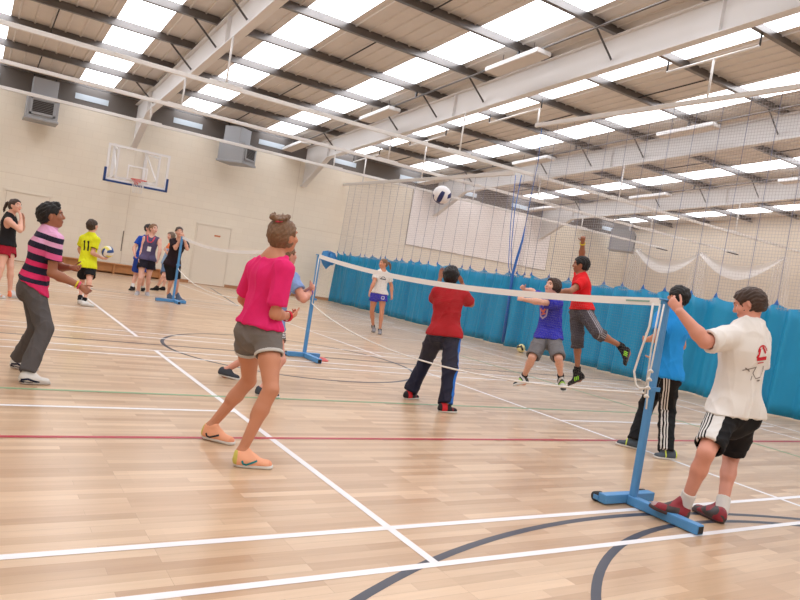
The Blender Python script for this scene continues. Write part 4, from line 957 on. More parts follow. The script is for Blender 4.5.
def cloth(root, S, F, J, h, bw, vs, hp):
    up = F['up']; pel, nk = J['pel'], J['neck']
    T = lambda t: pel+(nk-pel)*t
    bt = S['bottom']
    e = bt.get('e', .014); end = bt['end']; fl = bt.get('flare', 0.)
    pr = [('c', T(-.06), T(bt.get('top', .16)), .095*h*bw*S.get('hw', .93)+e, .085*h*bw*S.get('hw', .93)+e*.7, F['fh'], .78)]
    pr += [('e', J['hip'+s]-F['fh']*.02*h-up*.006*h, np.stack([F['rh'], F['fh'], up]), (.053*h*bw*S.get('hw', .93)+e*.8, .056*h*bw*S.get('hw', .93)+e*.8, .06*h*bw+e*.8)) for s in 'LR']
    lp = {}; bcuts = []
    lw = S.get('lw', bw)*.93
    for s in 'LR':
        H, K, A = J['hip'+s], J['kn'+s], J['an'+s]; L = []
        if end <= 1:
            d = nrm(K-H); pe = H+(K-H)*end
            L.append(('c', H, H+(K-H)*(end+.12), .06*h*lw+e, (.06-.02*end)*h*lw+e+fl, None, 1, [(pe, d)]))
            bcuts.append(('c', pe-d*.03, pe+d*.1, (.057-.02*end)*h*lw+e*.55+fl*.8, (.057-.02*end)*h*lw+e*.55+fl*.8))
        else:
            d = nrm(A-K); g = end-1; pe = K+(A-K)*g
            L.append(('c', H, K, .06*h*lw+e, .038*h*lw+e+fl*.5))
            L.append(('c', K, K+(A-K)*(g+.08), .038*h*lw+e+fl*.5, .031*h*lw+e+fl, None, 1, [(pe, d)]))
            if g < .9: bcuts.append(('c', pe-d*.03, pe+d*.1, .028*h*lw+e*.6+fl*.8, .028*h*lw+e*.6+fl*.8))
        lp[s] = L
    sp = S.get('shirt')
    if sp:
        e = sp.get('e', .014); bag = sp.get('bag', .01); hem = sp.get('hem', -.04)
        tp = torso_prims(J, F, h, bw, e, bag, S.get('hw', .93)); 
        tp.insert(0, ('c', T(hem-.05), T(.1), .098*h*bw*S.get('hw', .93)+e+bag*sp.get('flare', 1.2), .09*h*bw*S.get('hw', .93)+e+bag, F['fh'], .8))
        be = S['bottom'].get('e', .014)
        tp += [('e', J['hip'+s]-F['fh']*.018*h+up*.0*h, np.stack([F['rh'], F['fh'], up]), (.055*h*bw*S.get('hw', .93)+be+bag*.6, .055*h*bw*S.get('hw', .93)+be+bag*.6, .075*h*bw+be)) for s in 'LR']
        shp = shoulder_prims(J, F, h, bw, e*.7)
        slv = []; cuts = []
        ab = S.get('aw', 1.)*h; sl = sp.get('sleeve', .55)
        for s in 'LR':
            a, el = J['sh'+s], J['el'+s]; d = nrm(el-a)
            if sl <= 0: continue
            pe = a+(el-a)*sl
            se = sp.get('se', .016)
            slv.append(('c', a-d*.005, a+(el-a)*(sl+.12), .0325*ab+e, .0295*ab+se, None, 1, [(pe, d)]))
            cuts.append(('c', pe-d*.03, pe+d*.08, .027*ab+se*.35, .0275*ab+se*.4))
        lo, hi = bounds(tp+shp+slv, .03); V = Vol(lo, hi, vs)
        for p in tp: V.add(p, .05)
        g = .006+bt.get('fold', .005)*1.3
        for p in pr+[lp['L'][0], lp['R'][0]]: V.add((p[0], p[1], p[2], p[3]+g, p[4]+g)+tuple(p[5:]) if p[0] == 'c' else (p[0], p[1], p[2], tuple(x+g for x in p[3])), .03)
        for p in shp: V.add(p, .045)
        V.cut(T(hem), -nrm(up+sp.get('tilt', 0.)*F['fh']))
        for p in slv: V.add(p, .03)
        for p in cuts: V.sub(p, .004)
        # neckline
        nd = sp.get('neck', 1.)
        V.sub(('c', nk-up*.012*h+F['fs']*.012*h*nd, nk+up*.12*h+F['fs']*.02*h, .04*h*nd, .05*h*nd), .006)
        if nd > 1.3: V.sub(('e', nk-up*.005*h-F['fs']*.02*h, np.stack([F['rs'], F['fs'], up]), (.075*h, .06*h, .035*h)), .01)
        if sl <= 0:
            for s in 'LR':
                o = F['rs']*(1 if s == 'R' else -1)
                V.sub(('e', J['sh'+s]+o*.03*h-up*.03*h, np.stack([F['rs'], F['fs'], up]), (.06*h, .06*h, .075*h)), .01)
        V.sub(('c', T(hem-.1), T(hem+.02), (.085*h*bw+e+bag)*.9, (.085*h*bw+e+bag)*.9, F['fh'], .76), .004)
        P, Q = V.surf(2); N = vnormals(P, Q)
        P = ruck(P, N, sp.get('fold', .006), S['seed'], 26, up)
        t = ((P-pel)@up/np.linalg.norm(nk-pel)-hem)/(1-hem)
        so = link(sp.get('name', 't_shirt'), npmesh('shirt', P, Q, {'band': np.clip(1-t, 0, 1)}), sp['m'], root)
        S['_shirt'] = (so, P, Q)
    lo, hi = bounds(pr+lp['L']+lp['R'], .03); V = Vol(lo, hi, vs)
    for p in pr: V.add(p, .04)
    V.cut(T(bt.get('top', .16)), up)
    for s in 'LR':
        for p in lp[s]: V.add(p, .022)
    for p in bcuts: V.sub(p, .004)
    P, Q = V.surf(2); N = vnormals(P, Q)
    P = ruck(P, N, bt.get('fold', .005), S['seed']+50, 24)
    u = np.full(len(P), 0.); tl = np.zeros(len(P)); best = np.full(len(P), 1e9)
    for s in 'LR':
        H, K, A = J['hip'+s], J['kn'+s], J['an'+s]
        for a, b, off in ((H, K, 0.), (K, A, 1.)):
            ab = b-a; t = np.clip((P-a)@ab/(ab@ab), 0, 1); dd = np.linalg.norm(P-a-t[:, None]*ab, axis=1)
            m = dd < best; best[m] = dd[m]
            ax = nrm(ab); f = F['fh']-ax*(F['fh']@ax); f = nrm(f); o = F['rh']*(1 if s == 'R' else -1)
            q = P-a-t[:, None]*ab
            val = np.where(q@o > .2*dd, .5+q@f/.3, 0)
            if bt.get('sides', 'LR').find(s) < 0: val = val*0
            u[m] = val[m]; tl[m] = (off+t)[m]
    bo = link(bt['name'], npmesh('bottom', P, Q, {'side': np.clip(u, 0, 1), 'leg': tl/2}), bt['m'], root)
    S['_bottom'] = (bo, P, Q)
    e = bt.get('e', .014)
    if bt.get('cuff'):
        for s in 'LR':
            H, K = J['hip'+s], J['kn'+s]; d = nrm(K-H); pe = H+(K-H)*end
            R0 = (.06-.02*end)*h*lw+e+fl+.011
            V = Vol(pe-.16, pe+.16, vs)
            V.add(('c', pe-d*.1, pe+d*.1, R0, R0, None, 1, [(pe+d*.004, d), (pe-d*.022, -d)]), 0)
            V.sub(('c', pe-d*.03, pe+d*.1, R0-.012, R0-.012), .003)
            P2, Q2 = V.surf(2); link('cuff', npmesh('cuff', P2, Q2), bt['cuff'], bo)

def shoes(root, S, F, J, h, vs):
    sh = S['shoe']; v = min(vs, .007); k = h/1.7
    for s in 'LR':
        he, to, an = J['he'+s], J['to'+s], J['an'+s]
        d = nrm(to-he); L = .165*h*sh.get('len', .93)
        u = an-he; u = u-d*(u@d); u = nrm(u); 
        if abs(he[2]-.02) < .03 and abs(d[2]) < .2: u = nrm(np.array([0, 0, 1.])-d*d[2])
        w = np.cross(d, u)
        p = lambda x, z, y=0.: he+d*x*L+u*z*k+w*y*k
        g = p(0, -.02)
        V = Vol(np.minimum(he, to)-.14, np.maximum(he, to)+.16, v)
        up_ = [('c', p(.16, .024), p(.45, .024), .04*k, .042*k, u, .95), ('c', p(.4, .018), p(.80, .004), .043*k, .043*k, u, .75),
               ('c', p(.2, .02), an+u*.005, .042*k, .039*k, None, 1, [(an+u*.018*k, u)]), ('c', p(.12, .02), p(.12, .05), .034*k, .03*k), ('c', p(.5, .03), an+d*.04*k+u*.012*k, .022*k, .024*k)]
        for q in up_: V.add(q, .03)
        V.cut(p(0, -.004), -u)
        V.sub(('c', an-u*.01, an+u*.08, .03*k, .034*k), .006)
        P, Q = V.surf(2)
        xx = (P-he)@d/L
        shoe = link('shoe', npmesh('shoe', P, Q, {'along': np.clip(xx, 0, 1), 'high': np.clip(((P-he)@u)/.12+.2, 0, 1)}), sh['m'], root)
        S.setdefault('_shoes', {})[s] = (shoe, P, Q, he, d, u, w, L, k)
        V = Vol(np.minimum(he, to)-.1, np.maximum(he, to)+.12, v)
        V.add(('c', p(.17, -.01), p(.5, -.01), .043*k, .041*k), 0); V.add(('c', p(.5, -.01), p(.82, -.01), .041*k, .046*k), .02)
        V.cut(p(0, .004), u); V.cut(p(0, -.02), -u)
        P, Q = V.surf(1)
        link('sole', npmesh('sole', P, Q), sh['sole'], shoe)
        if sh.get('lace'):
            m = MB()
            for i in range(3):
                c = p(.40+.09*i, .055-.012*i); m.tube([c-w*.026*k, c+u*.009, c+w*.026*k], .0035, 5)
            m.build('laces', sh['lace'], shoe, True)
        if S.get('sock'):
            A, K = an, J['kn'+s]; ln, sm = S['sock']; dd = nrm(K-A)
            V = Vol(A-.12, A+dd*ln+.12, v)
            R = .0245*h
            V.add(('c', A-dd*.02, A+dd*(ln+.05), R+.004, R+.008, None, 1, [(A+dd*ln, dd)]), 0)
            P, Q = V.surf(1); link('sock', npmesh('sock', P, Q), sm, root)

def strokes(name, lines, o, x, y, target, m, parent, off=.003, step=.008):
    """marks printed on cloth or a shoe: strips laid on the target's surface. lines: ([(u,v)..], width)"""
    so, P, Q = target[:3]
    bvh = BVHTree.FromPolygons([tuple(p) for p in P], [tuple(int(i) for i in q) for q in Q])
    x = nrm(x); y = nrm(y); n = np.cross(x, y)
    mb = MB()
    for pts, wd in lines:
        pts = [np.array(q, float) for q in pts]; R = []
        for a, b in zip(pts[:-1], pts[1:]):
            k = max(1, int(np.linalg.norm(b-a)/step))
            R += [a+(b-a)*i/k for i in range(k)]
        R.append(pts[-1]); rows = []
        for i, q in enumerate(R):
            t = R[min(i+1, len(R)-1)]-R[max(i-1, 0)]; t = t/max(np.linalg.norm(t), 1e-9); s = np.array([-t[1], t[0]])
            nw = max(2, int(wd/step)+1); row = []
            for j in range(nw+1):
                c = q+s*wd*(j/nw-.5); w = o+x*c[0]+y*c[1]+n*.35
                hit = bvh.ray_cast(Vector(w), Vector(-n), .7)
                row.append(None if hit[0] is None else hit[0]+hit[1]*off)
            rows.append(row)
        for i in range(len(rows)-1):
            for j in range(len(rows[0])-1):
                c = (rows[i][j], rows[i+1][j], rows[i+1][j+1], rows[i][j+1])
                if all(v is not None for v in c): mb.b.faces.new([mb.b.verts.new(v) for v in c])
    bmesh.ops.remove_doubles(mb.b, verts=mb.b.verts, dist=1e-5)
    me = bpy.data.meshes.new(name); mb.b.to_mesh(me); mb.b.free()
    return link(name, me, m, parent)

def band_at(name, a, b, t, r, w, m, parent):
    a, b = A3(a), A3(b); c = a+(b-a)*t; d = nrm(b-a)
    u = nrm(np.cross(d, [.3, .2, 1])); v = np.cross(d, u); mb = MB(); n = 20
    P = [[c+d*dz+(u*math.cos(2*PI*k/n)+v*math.sin(2*PI*k/n))*(r+dr) for k in range(n+1)] for dz, dr in ((-w/2, -.003), (-w/2, .003), (w/2, .003), (w/2, -.003))]
    mb.grid(P); bmesh.ops.remove_doubles(mb.b, verts=mb.b.verts, dist=1e-5)
    return mb.build(name, m, parent, False)

# ---------------------------------------------------------------- who is on the court
WHITE = lambda: M_('white_cloth', (226, 222, 218), .8, spec=.2)
BLACK = lambda: M_('black_cloth', (26, 25, 28), .8, spec=.25, noise=.15, nscale=40)
def C_(name, c, **k):
    k.setdefault('rough', .8); k.setdefault('spec', .2); k.setdefault('noise', .07); k.setdefault('nscale', 35)
    return M_(name, c, **k)
RUB = lambda: M_('white_rubber', (214, 212, 208), .5)
RUBG = lambda: M_('grey_rubber', (120, 118, 116), .55)
RUBB = lambda: M_('black_rubber', (34, 33, 34), .5)

# man with the net post
RTR = bpy.data.materials.new('red_grey_trainer'); N, L, b = nodes_of(RTR)
tc = N.new('ShaderNodeTexCoord'); vo = N.new('ShaderNodeTexVoronoi'); vo.inputs['Scale'].default_value = 17; L.new(tc.outputs['Object'], vo.inputs['Vector'])
sx = N.new('ShaderNodeSeparateColor'); L.new(vo.outputs['Color'], sx.inputs[0]); cr = N.new('ShaderNodeValToRGB'); cr.color_ramp.interpolation = 'CONSTANT'
cr.color_ramp.elements[0].color = (*lin((140, 32, 46)), 1); cr.color_ramp.elements[1].position = .5; cr.color_ramp.elements[1].color = (*lin((62, 54, 54)), 1)
e_ = cr.color_ramp.elements.new(.92); e_.color = (*lin((176, 150, 150)), 1)
L.new(sx.outputs[0], cr.inputs[0]); L.new(cr.outputs[0], b.inputs['Base Color']); b.inputs['Roughness'].default_value = .5
S = dict(seed=1, vs=.006, bw=1.1, hw=.86, lw=.99, aw=1.1, skin='rosy', hair='short', hair_col=(66, 48, 38), hair_th=.055, curlL=.75, curlR=.6,
  shirt=dict(m=WHITE(), e=.016, bag=.016, hem=-.03, sleeve=.84, se=.026, fold=.008, flare=.8),
  bottom=dict(name='shorts', m=banded('sports_shorts', [(0, (24, 24, 27)), (.265, (222, 220, 218)), (.475, (24, 24, 27)), (.512, (222, 220, 218)), (.555, (24, 24, 27)), (.592, (222, 220, 218)), (.635, (24, 24, 27)), (.672, (222, 220, 218)), (.72, (24, 24, 27))], 'side'), end=.85, e=.010, flare=.012, fold=.006, sides='L'),
  sock=(.085, C_('white_sock', (216, 212, 208))),
  shoe=dict(m=RTR, sole=M_('dark_sole', (70, 52, 52), .5), lace=BLACK(), len=1.05))
root, J, F, h = person('man', 'person in a white t-shirt with a red back print, holding the near net post', S)
sd = S['_shirt']; f = (F['fs']); rs = F['rs']; up = F['up']
bk = J['pel']+(J['neck']-J['pel'])*.66+rs*-.02
red = C_('red_print', (196, 40, 52)); gry = C_('grey_print', (128, 120, 116))
circ = [(.047*math.cos(t*.35)-.0, .05*math.sin(t*.35)+.02) for t in range(1, 10)]
strokes('shirt_print', [(circ, .009), ([(-.05, -.02), (-.03, .045)], .014), ([(-.01, .06), (.03, .02)], .02), ([(-.05, -.028), (.05, -.012)], .026), ([(-.035, -.055), (.03, -.045)], .007)], bk, rs, up, sd, red, sd[0])
strokes('racket_drawing', [([(-.11, -.12), (-.06, -.095), (-.03, -.085)], .006), ([(-.1, -.1), (-.07, -.12)], .008), ([(-.03, -.08), (-.04, -.13), (-.01, -.165), (.03, -.15), (.045, -.1), (.04, -.07)], .006), ([(-.045, -.15), (-.05, -.18)], .005), ([(0, -.178), (.035, -.172)], .01)], bk, rs, up, sd, gry, sd[0])

# girl in pink
S = dict(seed=2, vs=.006, bw=.86, hw=.86, lw=.93, aw=.87, skin='tan', hair='updo', hair_col=(124, 94, 70), hair_th=.055, hair_tie=(206, 74, 96), nw=.9, curlR=.8,
  shirt=dict(m=C_('pink_jersey', (226, 42, 112), noise=.05), e=.012, bag=.014, hem=.07, sleeve=.8, se=.024, neck=1.6, fold=.008, flare=.9),
  bottom=dict(name='shorts', m=C_('grey_marl', (116, 110, 106), noise=.16, nscale=160), end=.40, top=.22, e=.007, flare=.006, fold=.005, cuff=C_('pale_cuff', (196, 194, 190))),
  shoe=dict(m=banded('orange_trainer', [(0, (206, 196, 100)), (.06, (238, 172, 138)), (.86, (234, 160, 126))], 'along', .6), sole=RUB(), lace=C_('lime_lace', (196, 214, 90))))
root, J, F, h = person('pink', 'person in a loose pink t-shirt and grey shorts, seen from behind, hair pinned up', S)
for s in 'LR':
    t = S['_shoes'][s]; o = t[3]+t[4]*t[7]*.38+t[5]*.018
    side = t[6] if t[6]@A3((0, -1, 0)) > 0 else -t[6]
    xd = np.cross(t[5], side)
    strokes('shoe_emblem', [([(-.05, .012), (-.04, -.008), (-.02, -.012), (.045, .016)], .012)], o, xd, t[5], t, C_('teal_mark', (40, 140, 150) if s == 'R' else (58, 62, 70)) if s == 'R' else C_('dark_mark', (56, 60, 66)), t[0])
band_at('wristband', J['elR'], J['wrR'], .86, .0188*h+.004, .03, C_('red_band', (206, 50, 66)), root)

# boy in the striped polo shirt
lp, nv, pk, ht = (226, 168, 206), (36, 34, 54), (222, 96, 150), (214, 46, 100)
S = dict(seed=3, vs=.006, bw=.95, hw=.9, lw=.95, skin='brown', hair='short', hair_col=(26, 22, 22), hair_th=.055, quiff=True, curlL=.7, curlR=.55,
  shirt=dict(name='polo_shirt', m=banded('striped_jersey', [(0, lp), (.09, nv), (.18, lp), (.26, nv), (.36, pk), (.46, nv), (.575, ht), (.66, nv), (.77, ht), (.86, nv), (.93, ht)]), e=.010, bag=.006, hem=-.01, tilt=.4, sleeve=.62, se=.02, fold=.007),
  bottom=dict(name='trousers', m=C_('grey_joggers', (86, 82, 82), noise=.1, nscale=150), end=2.0, e=.010, flare=.012, fold=.006),
  shoe=dict(m=C_('white_leather', (212, 208, 202), rough=.5), sole=M_('pale_sole', (188, 182, 176), .5), lace=RUB()))
root, J, F, h = person('stripe', 'person in a pink and navy striped polo shirt and grey trousers, crouching ready', S)
for s in 'LR':
    t = S['_shoes'][s]; o = t[3]+t[4]*t[7]*.4+t[5]*.02
    side = t[6] if t[6]@A3((0, -1, 0)) > 0 else -t[6]
    xd = np.cross(t[5], side)
    strokes('shoe_emblem', [([(-.09, .0), (-.04, .008), (.0, -.006), (.05, -.02)], .016), ([(-.095, -.012), (-.03, -.022), (.06, -.026)], .012)], o, xd, t[5], t, C_('navy_mark', (44, 48, 66)), t[0])
band_at('wristband', J['elR'], J['wrR'], .86, .0188*h+.004, .014, C_('yellow_band', (226, 206, 70)), root)
band_at('wristband', J['elR'], J['wrR'], .95, .0188*h+.004, .014, C_('pink_band', (224, 84, 120)), root)
band_at('collar', J['neck']-F['up']*.004, J['neck']+F['up']*.05, .3, .066, .03, C_('pink_collar', lp), root)

# boy in yellow
S = dict(seed=4, vs=.009, bw=.88, aw=.9, skin='fair', hair='crop', hair_col=(62, 48, 38), hair_th=.04, curlR=.25,
  shirt=dict(name='football_shirt', m=C_('yellow_jersey', (222, 226, 40)), e=.016, bag=.02, hem=-.05, sleeve=.6, se=.024, fold=.006),
  bottom=dict(name='shorts', m=BLACK(), end=.62, e=.016, flare=.024, fold=.005), sock=(.07, BLACK()),
  shoe=dict(m=RUB(), sole=M_('pale_sole', (188, 182, 176), .5)))
root, J, F, h = person('yellow', 'person in a yellow football shirt numbered 11, holding a volleyball', S)
sd = S['_shirt']; o = J['pel']+(J['neck']-J['pel'])*.60
strokes('shirt_number', [([(-.045, .06), (-.025, .085), (-.025, -.09)], .024), ([(.025, .06), (.045, .085), (.045, -.09)], .024)], o, F['rs'], F['up'], sd, BLACK(), sd[0])
for s in 'LR': band_at('sleeve_trim', J['sh'+s], J['el'+s], .585, .052, .03, BLACK(), sd[0])
bt = S['_bottom']; o = J['hipR']+(J['knR']-J['hipR'])*.4
strokes('shorts_emblem', [([(-.022, 0), (.022, 0)], .05)], o, np.cross(F['up'], F['rh']), F['up'], bt, C_('yellow_mark', (214, 206, 50)), bt[0])

# girl in black top and red shorts
S = dict(seed=5, vs=.009, bw=.98, skin='fair', hair='pony', hair_col=(66, 48, 42), hair_th=.05, hair_tie=(40, 36, 40), curlL=.35, curlR=.35,
  shirt=dict(name='vest', m=BLACK(), e=.01, bag=.014, hem=-.02, sleeve=0, fold=.005),
  bottom=dict(name='shorts', m=C_('dark_red', (160, 26, 46)), end=.48, e=.016, flare=.02, fold=.005),
  shoe=dict(m=banded('silver_trainer', [(0, (236, 130, 90)), (.16, (196, 192, 190)), (.7, (214, 150, 120)), (.8, (200, 196, 194))], 'along', .55), sole=RUB()))
person('girlblack', 'person in a black vest and red shorts with a ponytail, hands held to the face', S)

# girl with the lanyard
S = dict(seed=6, vs=.009, bw=.94, aw=.92, skin='pale', hair='bob', hair_col=(132, 100, 74), hair_th=.04, curlL=.4, curlR=.4,
  shirt=dict(name='vest', m=C_('purple_grey', (92, 84, 116)), e=.012, bag=.016, hem=-.02, sleeve=0, fold=.005),
  bottom=dict(name='shorts', m=C_('navy_black', (34, 31, 42)), end=.5, e=.016, flare=.04, fold=.006),
  shoe=dict(m=C_('grey_trainer', (176, 174, 182), rough=.5), sole=RUB()))
root, J, F, h = person('lanyard', 'person in a purple-grey vest and dark shorts wearing a white card on a lanyard', S)
sd = S['_shirt']; o = J['pel']+(J['neck']-J['pel'])*.5
strokes('vest_strap', [([(-.085, .27), (-.06, .17), (-.03, .12)], .026), ([(.085, .27), (.06, .17), (.03, .12)], .026), ([(-.04, .13), (.04, .13)], .02)], o, F['rs']*-1, F['up'], sd, C_('coral_strap', (224, 84, 100)), sd[0])
fw = nrm(np.cross(F['up'], F['rs'])); ch = o+fw*.135-F['up']*.03+F['rs']*-.02
mb = MB(); mb.tube([J['neck']+F['rs']*.06+fw*.03, ch+F['up']*.16+F['rs']*.03, ch+F['up']*.05, ch+F['up']*.16-F['rs']*.03, J['neck']-F['rs']*.06+fw*.03], .004, 6)
ly = mb.build('lanyard', C_('dark_cord', (52, 50, 66)), root)
mb = MB(); mb.bar(ch+F['up']*.055, ch-F['up']*.055, .085, .004, fw, .002); mb.build('name_card', M_('white_card', (232, 232, 234), .5), ly)

# boy in blue behind her
S = dict(seed=7, vs=.009, bw=.95, skin='fair', hair='crop', hair_col=(36, 30, 28), hair_th=.05,
  shirt=dict(m=C_('royal_blue', (34, 76, 176)), e=.016, bag=.02, hem=-.04, sleeve=.6, se=.024),
  bottom=dict(name='shorts', m=C_('royal_blue_dark', (36, 66, 150)), end=.75, e=.016, flare=.024), sock=(.11, C_('white_sock', (216, 212, 208))),
  shoe=dict(m=BLACK(), sole=RUBB()))
person('blueboy', 'person in a royal blue t-shirt and shorts half hidden behind the lanyard wearer', S)

# youngster behind the far post
S = dict(seed=8, vs=.009, bw=.95, skin='fair', hair='mop', hair_col=(112, 94, 80), hair_th=.05,
  shirt=dict(m=banded('orange_sleeve_shirt', [(0, (226, 120, 70)), (.3, (150, 176, 206))], 'band'), e=.014, bag=.016, hem=-.04, sleeve=.65, se=.02),
  bottom=dict(name='shorts', m=C_('denim_blue', (92, 112, 140), noise=.2, nscale=60), end=.8, e=.016, flare=.022), sock=(.05, BLACK()),
  shoe=dict(m=BLACK(), sole=RUBB()))
person('greykid', 'person in denim shorts with light brown hair, half hidden at the far post', S)

# man leaning on the far post
S = dict(seed=9, vs=.009, bw=.94, aw=.92, skin='fair', hair='crop', hair_col=(70, 58, 50), hair_th=.035, curlL=.9, curlR=.9,
  shirt=dict(m=C_('maroon_black', (40, 26, 32)), e=.016, bag=.016, hem=-.08, sleeve=.7, se=.024),
  bottom=dict(name='shorts', m=BLACK(), end=.85, e=.014, flare=.016),
  shoe=dict(m=C_('blue_grey_trainer', (84, 104, 132), rough=.5), sole=RUB()))
person('manblack', 'person all in black resting both hands on top of the far net post', S)

# girl in white by the curtain
S = dict(seed=10, vs=.009, bw=.92, lw=.95, skin='tan', hair='pony', hair_col=(120, 88, 62), hair_th=.04, hair_tie=(60, 50, 60), tail=1.1, curlL=.6, curlR=.6,
  shirt=dict(m=WHITE(), e=.014, bag=.014, hem=.02, sleeve=.55, se=.022),
  bottom=dict(name='shorts', m=C_('violet_blue', (62, 60, 176)), end=.36, e=.016, flare=.024), sock=(.04, BLACK()),
  shoe=dict(m=C_('grey_runner', (140, 138, 142), rough=.5), sole=RUBG()))
root, J, F, h = person('girlfar', 'person in a white t-shirt and violet shorts standing before the blue curtain', S)
sd = S['_shirt']; o = J['pel']+(J['neck']-J['pel'])*.66
strokes('shirt_print', [([(-.07, -.02), (.07, -.02)], .022), ([(-.05, .0), (-.02, .03), (.02, .03), (.05, .0)], .014)], o, -F['rs'], F['up'], sd, C_('dark_print', (50, 52, 66)), sd[0])
bt = S['_bottom']; o = J['hipL']+(J['knL']-J['hipL'])*.16
strokes('shorts_emblem', [([(-.03, .03), (-.03, -.03), (.03, -.03), (.03, .03), (-.03, .03)], .014)], o, -F['rh'], F['up'], bt, RUB(), bt[0])

# boy in red with his back to us
S = dict(seed=11, vs=.007, bw=.98, lw=1.02, aw=.92, skin='brown', hair='crop', hair_col=(24, 20, 20), hair_th=.055, curlL=.35, curlR=.35,
  shirt=dict(m=C_('brick_red', (170, 26, 36), noise=.05), e=.013, bag=.014, hem=-.03, sleeve=.75, se=.026, fold=.008),
  bottom=dict(name='track_trousers', m=banded('navy_track', [(0, (30, 30, 50)), (.30, (40, 110, 200)), (.50, (30, 30, 50))], 'side', .55), end=2.0, e=.013, flare=.014, fold=.008, sides='R'),
  shoe=dict(m=banded('red_black_trainer', [(0, (40, 36, 40)), (.08, (206, 44, 54)), (.34, (40, 36, 40)), (.62, (120, 36, 46)), (.7, (40, 36, 40))], 'along', .5), sole=RUB()))
root, J, F, h = person('redback', 'person in a dark red t-shirt and navy track trousers, arms raised, back turned', S)
band_at('wristband', J['elR'], J['wrR'], .85, .0188*h+.004, .02, C_('pale_blue_band', (160, 180, 220)), root)

# boy in blue off the ground
S = dict(seed=12, vs=.007, bw=.93, lw=1.0, skin='fair', hair='mop', hair_col=(62, 42, 32), hair_th=.045, curlL=.3, curlR=.8,
  shirt=dict(m=C_('ultramarine', (52, 52, 166)), e=.016, bag=.02, hem=-.03, sleeve=.6, se=.026, fold=.007),
  bottom=dict(name='denim_shorts', m=C_('grey_denim', (112, 110, 112), noise=.22, nscale=26), end=.98, e=.014, flare=.014, fold=.006), sock=(.045, BLACK()),
  shoe=dict(m=banded('white_green_trainer', [(0, (60, 66, 64)), (.25, (206, 204, 200)), (.4, (60, 70, 66)), (.48, (150, 196, 80)), (.56, (206, 204, 200)), (.8, (70, 72, 72))], 'along', .5), sole=RUB()))
root, J, F, h = person('bluejump', 'person in a blue printed t-shirt and grey denim shorts, jumping with an arm out', S)
sd = S['_shirt']; o = J['pel']+(J['neck']-J['pel'])*.60
strokes('shirt_print', [([(-.075, .07), (-.045, -.06), (0, -.09), (.045, -.06), (.075, .07)], .022), ([(-.07, .10), (.07, .05)], .02)], o, -F['rs'], F['up'], sd, C_('pale_print', (176, 160, 190)), sd[0])
strokes('shirt_print', [([(-.045, .03), (0, -.01), (.055, .055)], .026), ([(-.03, -.045), (.035, -.025)], .02)], o, -F['rs'], F['up'], sd, C_('orange_print', (210, 110, 90)), sd[0])

# boy in red leaping
S = dict(seed=13, vs=.007, bw=.93, aw=.95, skin='brown', hair='crop', hair_col=(24, 20, 20), hair_th=.05, curlL=.5, curlR=1.0,
  shirt=dict(m=C_('bright_red', (214, 30, 36), noise=.05), e=.014, bag=.016, hem=.06, sleeve=.5, se=.024, fold=.006),
  bottom=dict(name='long_shorts', m=banded('charcoal_long_shorts', [(0, (74, 68, 72)), (.42, (150, 146, 152)), (.46, (74, 68, 72)), (.5, (150, 146, 152)), (.54, (74, 68, 72)), (.58, (150, 146, 152)), (.62, (74, 68, 72))], 'side'), end=1.22, e=.014, flare=.016, fold=.008, sides='L'), sock=(.05, BLACK()),
  shoe=dict(m=BLACK(), sole=RUBB()))
root, J, F, h = person('redjump', 'person in a bright red t-shirt leaping high with one fist raised', S)
band_at('wristband', J['elR'], J['wrR'], .9, .0188*h+.004, .016, C_('yellow_band', (226, 206, 70)), root)
for s in 'LR':
    t = S['_shoes'][s]; side = t[6] if t[6]@A3((-.55, -.84, 0)) > 0 else -t[6]
    o = t[3]+t[4]*t[7]*.42+t[5]*.03; xd = np.cross(t[5], side)
    strokes('shoe_stripes', [([(-.03+i*.024, -.026), (-.012+i*.024, .02)], .013) for i in range(3)], o, xd, t[5], t, C_('lime_mark', (150, 214, 60)), t[0])
bt = S['_bottom']

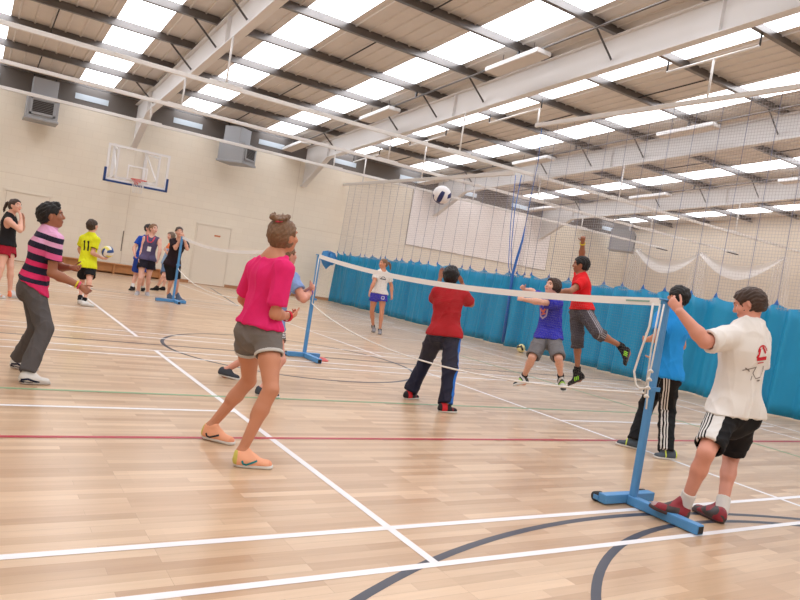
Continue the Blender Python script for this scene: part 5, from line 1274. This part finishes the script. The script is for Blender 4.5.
# boy in cyan behind the near post
S = dict(seed=14, vs=.007, bw=.98, skin='tan', hair='short', hair_col=(24, 20, 20), hair_th=.06, curlL=.5, curlR=.3,
  shirt=dict(m=C_('sky_blue_jersey', (36, 140, 214), noise=.05), e=.016, bag=.026, hem=-.03, sleeve=.7, se=.028, fold=.008),
  bottom=dict(name='track_trousers', m=banded('black_track', [(0, (22, 22, 25)), (.58, (214, 212, 210)), (.615, (22, 22, 25)), (.65, (214, 212, 210)), (.685, (22, 22, 25)), (.72, (214, 212, 210)), (.755, (22, 22, 25))], 'side', .7), end=2.02, e=.008, flare=.018, fold=.006, sides='L'),
  shoe=dict(m=banded('slate_shoe', [(0, (206, 220, 90)), (.12, (74, 84, 94)), (.55, (196, 214, 90)), (.6, (78, 88, 98))], 'along', .6), sole=RUB()))
person('cyan', 'person in a sky blue top and black striped track trousers behind the near net post', S)

# girl in pale blue beyond the pink t-shirt
S = dict(seed=15, vs=.007, bw=.95, skin='rosy', hair='bob', hair_col=(126, 96, 72), hair_th=.035, curlL=.9, curlR=.9,
  shirt=dict(m=C_('pale_blue_jersey', (132, 156, 204)), e=.014, bag=.018, hem=-.02, sleeve=.55, se=.024),
  bottom=dict(name='shorts', m=None, end=.5, e=.014, flare=.014),
  shoe=dict(m=C_('slate_pump', (70, 74, 82)), sole=RUB(), lace=RUB()))
m = bpy.data.materials.new('zigzag_cloth'); N, L, b = nodes_of(m)
tc = N.new('ShaderNodeTexCoord'); w = N.new('ShaderNodeTexWave'); w.wave_type = 'BANDS'; w.bands_direction = 'Z'
w.inputs['Scale'].default_value = 14; w.inputs['Distortion'].default_value = 6; w.inputs['Detail Scale'].default_value = 6
cr = N.new('ShaderNodeValToRGB'); cr.color_ramp.elements[0].position = .45; cr.color_ramp.elements[0].color = (*lin((60, 58, 62)), 1)
cr.color_ramp.elements[1].position = .55; cr.color_ramp.elements[1].color = (*lin((206, 202, 200)), 1)
L.new(tc.outputs['Object'], w.inputs['Vector']); L.new(w.outputs['Fac'], cr.inputs[0]); L.new(cr.outputs[0], b.inputs['Base Color'])
S['bottom']['m'] = m
root, J, F, h = person('greygirl', 'person in a pale blue top and patterned shorts, mostly hidden behind the pink t-shirt', S)
band_at('wristband', J['elR'], J['wrR'], .85, .0188*h+.004, .02, C_('violet_band', (120, 90, 170)), root)
